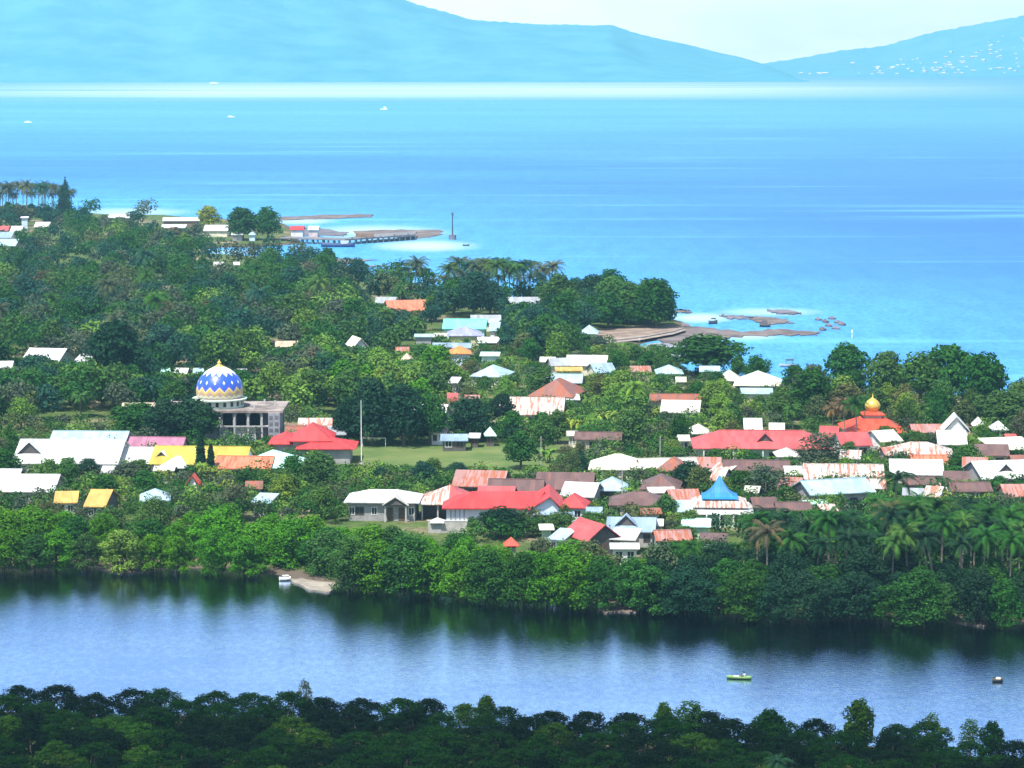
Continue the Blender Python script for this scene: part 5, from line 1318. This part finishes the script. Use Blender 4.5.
# olive scrub above the left mangroves
bankrow(-40, 90, 30, 36, 5.5, 7.5, (('grey-green', 3), ('olive green', 3)), 'olive scrub trees at the left edge', 'olive grey-green scrubby tree behind the mangroves at the left edge', (('olive', 1),))

# ---- far left palms and town
FP = 'tall palms on the far left shore'
for i in range(30):
    px = -10 + i * 2.9 + random.uniform(-3, 3) + random.uniform(-2, 2)
    T('palm', px, 213 + random.uniform(-2, 4), 183 + random.uniform(-3, 4) + (4 if i > 25 else 0) + (7 if i % 3 == 0 else 0), 14, random.choice(['olive green', 'grey-green', 'grey-green', 'bluish green']), 'tall coconut palm in the row against the sea, far left shore', FP)
T('cone', 63, 222, 185, 15, 'bluish green', 'dark ragged tree at the right end of the far left palms')
T('cone', 66, 219, 178, 13, 'bluish green', 'tallest thin dark tree among the far left palms')
SP = 'tall palms of the middle shore'
for i in range(30):
    px = 446 + i * 3.6 + random.uniform(-2.5, 2.5)
    T('palm', px, 304 + random.uniform(-4, 5), 259 + random.uniform(-3, 6) + (5 if i > 24 else 0) + (9 if i % 3 == 0 else 0), 22, random.choice(['olive green', 'mid green', 'grey-green', 'bluish green']), 'coconut palm in the tall grove on the middle shore above the grey roof', SP)

# ---- woods and village trees
fw = (('mid green', 2.5), ('deep green', 3), ('grey-green', 2), ('bluish green', 4), ('light green', .4), ('brownish green', .12))
G1, W1 = 'trees of the far wood', 'distant leafy tree in the wood between the far left town and the pier inlet'
fill([(-70, 222), (30, 226), (60, 216), (150, 222), (165, 232), (200, 236), (203, 262), (330, 268), (345, 280), (345, 292), (-70, 292)], 44, (('round', 5), ('broad', 2), ('palm', 2.5), ('cone', .6)), (8, 11.5), fw, 22, 6, G1, W1)
G2, W2 = 'trees of the left wood', 'leafy tree in the deep wood on the left, behind the big dark tree'
fill([(-80, 292), (345, 290), (440, 292), (440, 330), (400, 345), (335, 395), (250, 395), (-80, 400)], 90, (('round', 5), ('broad', 3), ('palm', 4.5), ('olive', .8)), (9.5, 13.5), fw, 32, 8, G2, W2)
G3, W3 = 'trees of the shore wood', 'dark leafy tree in the wood behind the middle shore'
fill([(440, 305), (560, 306), (625, 314), (630, 322), (592, 326), (585, 345), (560, 358), (500, 352), (505, 320), (440, 318)], 36, (('round', 4), ('broad', 3)), (10, 14.5), (('deep green', 3), ('bluish green', 3), ('dark green', 2), ('mid green', 1.5)), 20, 6, G3, W3)
fill([(585, 309), (650, 313), (668, 322), (662, 327), (595, 330)], 15, (('round', 3), ('broad', 2)), (10, 14), (('deep green', 3), ('bluish green', 2), ('mid green', 2), ('dark green', 1)), 17, 5, G3, W3)
cM = (('mid green', 4), ('light green', 3), ('deep green', 2), ('bright green', 1))
fill([(300, 392), (345, 360), (440, 352), (450, 385), (440, 400), (395, 410), (300, 415)], 20, (('round', 4), ('broad', 1)), (8, 11), (('light green', 6), ('mid green', 2), ('bright green', 2)), 34, 8)
fill([(215, 395), (300, 392), (300, 412), (240, 402)], 8, (('round', 1),), (7, 10), cM, 32, 7)
fill([(-60, 400), (180, 396), (175, 428), (-60, 432)], 20, (('round', 4), ('palm', 1)), (6, 9.5), cM, 34, 8)
fill([(330, 436), (460, 432), (520, 425), (520, 443), (400, 446), (330, 446)], 14, (('broad', 3), ('round', 2)), (7, 10), (('dark green', 3), ('deep green', 3)), 32, 7)
cv = (('mid green', 4), ('deep green', 3), ('grey-green', 2), ('light green', 1.5), ('olive green', 1))
fill([(420, 350), (500, 350), (560, 355), (640, 345), (690, 370), (740, 382), (800, 395), (800, 424), (690, 430), (560, 420), (500, 430), (450, 405)], 80, (('round', 5), ('broad', 2), ('bush', 3), ('olive', 1)), (6.5, 10), cv, 25, 6)
fill([(560, 405), (660, 405), (725, 415), (700, 440), (575, 440)], 30, (('banana', 4), ('bush', 1), ('palm', .5)), (7.5, 10), (('light green', 3), ('yellow-green', 1), ('mid green', 2)), 17, 5)
fill([(520, 438), (690, 441), (690, 458), (560, 470), (530, 462)], 26, (('bush', 3), ('round', 2), ('banana', 1.5), ('palm', .6)), (6, 8.5), cv, 22, 6)
fill([(330, 474), (470, 474), (475, 486), (440, 494), (345, 492), (300, 480)], 30, (('bush', 2), ('round', 2), ('banana', 2)), (5, 7.5), (('mid green', 3), ('deep green', 3), ('bluish green', 1)), 22, 6)
fill([(-40, 466), (120, 470), (340, 476), (345, 522), (200, 520), (-40, 512)], 46, (('round', 3), ('bush', 3), ('banana', .8), ('palm', .6)), (5.5, 8), cv, 28, 7)
fill([(780, 396), (1080, 404), (1080, 432), (800, 436)], 34, (('round', 3), ('broad', 2), ('bush', 1)), (7, 10), cv, 28, 6)
fill([(690, 432), (1080, 432), (1080, 512), (690, 512)], 84, (('round', 4), ('bush', 4), ('olive', 1), ('banana', .6), ('palm', .8)), (5.5, 8.5), cv, 23, 6)
fill([(470, 490), (690, 470), (690, 546), (470, 540)], 36, (('bush', 4), ('round', 2), ('olive', 1)), (4.5, 7), cv, 24, 7)
fill([(215, 420), (345, 436), (345, 476), (215, 470)], 10, (('bush', 1),), (5, 7), cv, 26, 7)

# ---- the rest of the wood and the undergrowth: nobody could count it
def mass_mat():
    m, nt, b = newmat('foliage_mass'); nb = NB(nt)
    n = nt.nodes.new('ShaderNodeAttribute'); n.attribute_name = 'tint'
    v = nb.attr('leaf_tone'); g = nb.m('MULTIPLY_ADD', v, 1.0, .5)
    c2 = nb.mix(1.0, n.outputs['Color'], nb.comb(g, g, g), 'MULTIPLY')
    nt.links.new(c2, b.inputs['Base Color']); b.inputs['Roughness'].default_value = .5; b.inputs['Specular IOR Level'].default_value = .03
    tr = nt.nodes.new('ShaderNodeBsdfTranslucent'); nt.links.new(c2, tr.inputs[0])
    mx = nt.nodes.new('ShaderNodeMixShader'); mx.inputs[0].default_value = .22
    nt.links.new(b.outputs[0], mx.inputs[1]); nt.links.new(tr.outputs[0], mx.inputs[2]); nt.links.new(mx.outputs[0], nt.nodes['Material Output'].inputs[0])
    return m
MASSM = mass_mat()
def mass(name, spots, per, leaf):
    """spots: (x, y, z of foot, height, width, colour)"""
    C, N, S, T_, K = [], [], [], [], []
    for (x, y, z0, h, w, col) in spots:
        nl = 5
        for q in range(nl):
            a = q * 2.4 + x; r = w * .27 * (q > 0); lr = w * random.uniform(.24, .36)
            c = np.array([x + r * math.cos(a), y + r * math.sin(a), z0 + h * random.uniform(.45, .8) - (0 if q else -.08 * h)])
            n = per // nl
            d = rng.normal(size=(n, 3)); d /= np.linalg.norm(d, axis=1, keepdims=True); d[:, 2] = np.where(d[:, 2] < -.75, -d[:, 2], d[:, 2])
            C.append(c + d * rng.normal(1, .13, n)[:, None] * np.array([lr, lr, max(lr * .8, h * .28)])); N.append(d + rng.normal(size=(n, 3)) * .5 + np.array([0, 0, .25]))
            S.append(leaf * rng.uniform(.6, 1.4, n)); T_.append(np.clip(rng.normal(.5 + random.uniform(-.15, .15), .13, n), 0, 1))
            K.append(np.tile(np.array([*col, 1.0]) * random.uniform(.88, 1.12), (n, 1)))
    me = leaves_mesh(name, *(np.concatenate(q) for q in (C, N, S, T_))); me.materials.clear(); me.materials.append(MASSM)
    at = me.attributes.new('tint', 'FLOAT_COLOR', 'POINT'); at.data.foreach_set('color', np.repeat(np.concatenate(K), 4, 0).astype(np.float32).ravel())
    return tag(obj(name, me), kind='stuff')
def scatter(poly, n, dx, dy, hr, asp, cols, near=True):
    out = []; own = []; xs = [a for a, _ in poly]; ys = [b for _, b in poly]
    for _ in range(n * 12):
        if len(out) >= n: break
        px, py = random.uniform(min(xs), max(xs)), random.uniform(min(ys), max(ys))
        if not inpoly(px, py, poly) or not foot_ok(px, py, .8): continue
        if 345 < px < 512 and 446 < py < 470: continue
        if any(((px - a) / dx) ** 2 + ((py - b) / dy) ** 2 < 1 for a, b in own): continue
        k = ppm(py); h = random.uniform(*hr); w = h * random.uniform(*asp)
        for s in (1, .7, .45, .25):
            if clear_ok(px, py, h * s * k, w * k * (.4 + .6 * s)): break
        else: continue
        own.append((px, py)); p = P(px, py); c = PAL[random.choices([c for c, _ in cols], [q for _, q in cols])[0]]
        out.append((p.x, p.y, LAND, h * s, w * (.4 + .6 * s), c))
    return out
sp_ = scatter([(-90, 221), (30, 226), (60, 217), (150, 222), (165, 232), (200, 236), (203, 262), (330, 268), (345, 292), (440, 292), (440, 330), (400, 345), (335, 400), (-90, 432)], 500, 17, 4.3, (7.5, 12), (.85, 1.15),
              (('mid green', 2.5), ('deep green', 3), ('grey-green', 2), ('bluish green', 4), ('light green', .5), ('olive green', .6), ('brownish green', .08)))
sp_ += scatter([(440, 305), (560, 306), (625, 314), (630, 322), (592, 326), (585, 345), (560, 362), (500, 356), (505, 320), (440, 318)], 80, 13, 4, (7, 10), (.8, 1.05), (('deep green', 3), ('bluish green', 3), ('mid green', 1.5)))
sp_ += scatter([(-90, 209), (20, 212), (64, 215), (62, 224), (-90, 226)], 60, 9, 2.5, (3.5, 6.5), (.8, 1.1), (('mid green', 3), ('olive green', 2), ('bluish green', 2)))
sp_ += scatter([(135, 400), (190, 402), (210, 440), (130, 438)], 14, 14, 4, (5, 8), (.8, 1.05), (('deep green', 3), ('dark green', 2)))
sp_ += scatter([(585, 309), (655, 314), (668, 322), (660, 329), (592, 331)], 40, 11, 3, (4, 8), (.9, 1.2), (('deep green', 3), ('bluish green', 2), ('mid green', 2)))
sp_ += scatter([(285, 398), (345, 352), (440, 345), (450, 385), (440, 402), (395, 412), (300, 418)], 60, 18, 4.5, (6, 9), (.8, 1.05), (('light green', 4), ('mid green', 3), ('bright green', 1)))
mass('woodland', sp_, 560, .95)
ug = (('mid green', 4), ('deep green', 2), ('light green', 2), ('grey-green', 2), ('olive green', 1.5), ('yellow-green', .3))
u_ = scatter([(420, 345), (640, 345), (690, 368), (745, 380), (800, 392), (1090, 404), (1090, 520), (690, 522), (690, 548), (470, 542), (470, 488), (560, 470), (620, 448), (520, 444), (500, 440), (440, 410)], 560, 11, 4.0, (2.2, 4.2), (1.2, 1.9), ug)
u_ += scatter([(-80, 430), (200, 428), (215, 400), (300, 410), (345, 436), (335, 475), (470, 474), (475, 488), (345, 524), (200, 524), (-80, 514)], 330, 13, 4.5, (2.2, 4.2), (1.2, 1.9), ug)
u_ += scatter([(330, 438), (520, 432), (520, 443), (330, 445)], 40, 12, 3, (2, 3.5), (1.2, 1.9), (('dark green', 2), ('deep green', 3)))
u_ += scatter([(670, 560), (720, 528), (1090, 512), (1090, 606), (760, 604), (660, 596)], 170, 13, 4.0, (3, 5), (1.1, 1.7), (('dark green', 3), ('deep green', 4), ('mid green', 1)))
mass('undergrowth', u_, 240, .55)

# ---- labels of the village trees: their look, and the nearest thing one can find
def rel(dx, dy):
    if abs(dx) > 16 and abs(dx) > abs(dy) * 1.2: return 'just left of' if dx < 0 else 'just right of'
    return 'in front of' if dy > 0 else 'behind'
SHAPE = {'round': 'leafy', 'broad': 'spreading', 'olive': 'feathery', 'palm': 'palm', 'bush': 'low bushy', 'banana': 'banana', 'cone': 'conical', 'mangrove': 'mangrove'}
todo = [q for q in TREES if q[8]]
byl = {}
for q in todo:
    t, px, py, my, hp, wp, kind, colour, _ = q
    near = sorted(MARKS, key=lambda m: (m[1] - px) ** 2 + (2.2 * (m[2] + 8 - py)) ** 2)[:3]
    size = 'tall' if hp > 42 else 'small' if hp < 18 else 'middling'
    noun = {'palm': 'palm', 'bush': 'bush', 'banana': 'banana clump'}.get(kind, 'tree')
    sh = '' if noun != 'tree' else SHAPE[kind] + ' '
    q0 = f'{size} {colour} {sh}{noun}'
    cand = [f'{q0} {rel(px - m[1], py - m[2] - 8)} the {m[0]}' for m in near]
    cand = [' '.join(c.split()[:16]) for c in cand]
    pick = next((c for c in cand if c not in byl), cand[0])
    byl.setdefault(pick, []).append(t); t['label'] = pick
    t['group'] = {'palm': 'palms scattered through the village', 'bush': 'bushes between the houses', 'banana': 'banana plants in the gardens'}.get(kind, 'trees between the village houses')
print('trees', len(TREES), 'shared', sum(len(v) for v in byl.values() if len(v) > 1), 'near', rows)

# ------------------------------------------------------------------ air, sky, sun
SUN_EL, SUN_AZ = 62.0, 215.0      # azimuth clockwise from +Y (the view): behind the camera, to the left
w = bpy.data.worlds.new('World'); scene.world = w; w.use_nodes = True
nt = w.node_tree; nb = NB(nt); bg = nt.nodes['Background']
sky = nt.nodes.new('ShaderNodeTexSky'); sky.sky_type = 'NISHITA'; sky.sun_disc = False
sky.sun_elevation = R(SUN_EL); sky.sun_rotation = R(SUN_AZ); sky.altitude = 50; sky.air_density = 1.0; sky.dust_density = .6; sky.ozone_density = 1.5
gen = nb.coord('Generated'); gx, gy, gz = nb.sep(gen)
cl = nb.noise(nb.comb(nb.m('MULTIPLY', gx, 3.0), nb.m('MULTIPLY', gy, 3.0), nb.m('MULTIPLY', gz, 9.0)), 1.6, 6, .6)
low = nb.step(gz, .11, .02)
cover = nb.m('MULTIPLY', nb.m('MULTIPLY_ADD', nb.step(cl, .38, .70), .6, .35), nb.m('MULTIPLY_ADD', low, .75, .2))
skyc = nb.mix(cover, sky.outputs[0], (10.5, 11.2, 11.6))
nt.links.new(skyc, bg.inputs[0]); bg.inputs[1].default_value = .115
sd_ = bpy.data.lights.new('sun', 'SUN'); sd_.energy = 5.0; sd_.angle = R(.53); sd_.color = (1, .96, .89)
so = bpy.data.objects.new('sun', sd_); COL.objects.link(so)
az, el = R(SUN_AZ), R(SUN_EL)
d = Vector((math.sin(az) * math.cos(el), math.cos(az) * math.cos(el), math.sin(el)))
so.rotation_euler = d.to_track_quat('Z', 'Y').to_euler(); so.location = (0, 0, 300)
hz = bpy.data.materials.new('haze_air'); hz.use_nodes = True; nt = hz.node_tree
for n in list(nt.nodes):
    if n.type == 'BSDF_PRINCIPLED': nt.nodes.remove(n)
pv = nt.nodes.new('ShaderNodeVolumePrincipled'); pv.inputs['Color'].default_value = (.34, .74, 1.0, 1); pv.inputs['Density'].default_value = 7.6e-5; pv.inputs['Anisotropy'].default_value = .1
nt.links.new(pv.outputs[0], nt.nodes['Material Output'].inputs['Volume'])
ho = MB().box(-6200, 6200, -400, 13200, -4.2, 640).build('haze', hz); tag(ho, kind='stuff')
ho.display_type = 'WIRE'

scene.render.engine = 'CYCLES'
cy = scene.cycles
cy.use_denoising = True
try: cy.denoiser = 'OPENIMAGEDENOISE'; cy.denoising_prefilter = 'ACCURATE'; cy.denoising_input_passes = 'RGB_ALBEDO_NORMAL'
except Exception: pass
cy.max_bounces = 5; cy.diffuse_bounces = 2; cy.glossy_bounces = 2; cy.transmission_bounces = 3; cy.volume_bounces = 0; cy.transparent_max_bounces = 8
cy.caustics_reflective = cy.caustics_refractive = False
cy.use_adaptive_sampling = True; cy.adaptive_threshold = .02
vs = scene.view_settings
scene.display_settings.display_device = 'sRGB'; vs.view_transform = 'Standard'; vs.look = 'None'; vs.exposure = 0.78; vs.gamma = 1.0; vs.use_curve_mapping = False
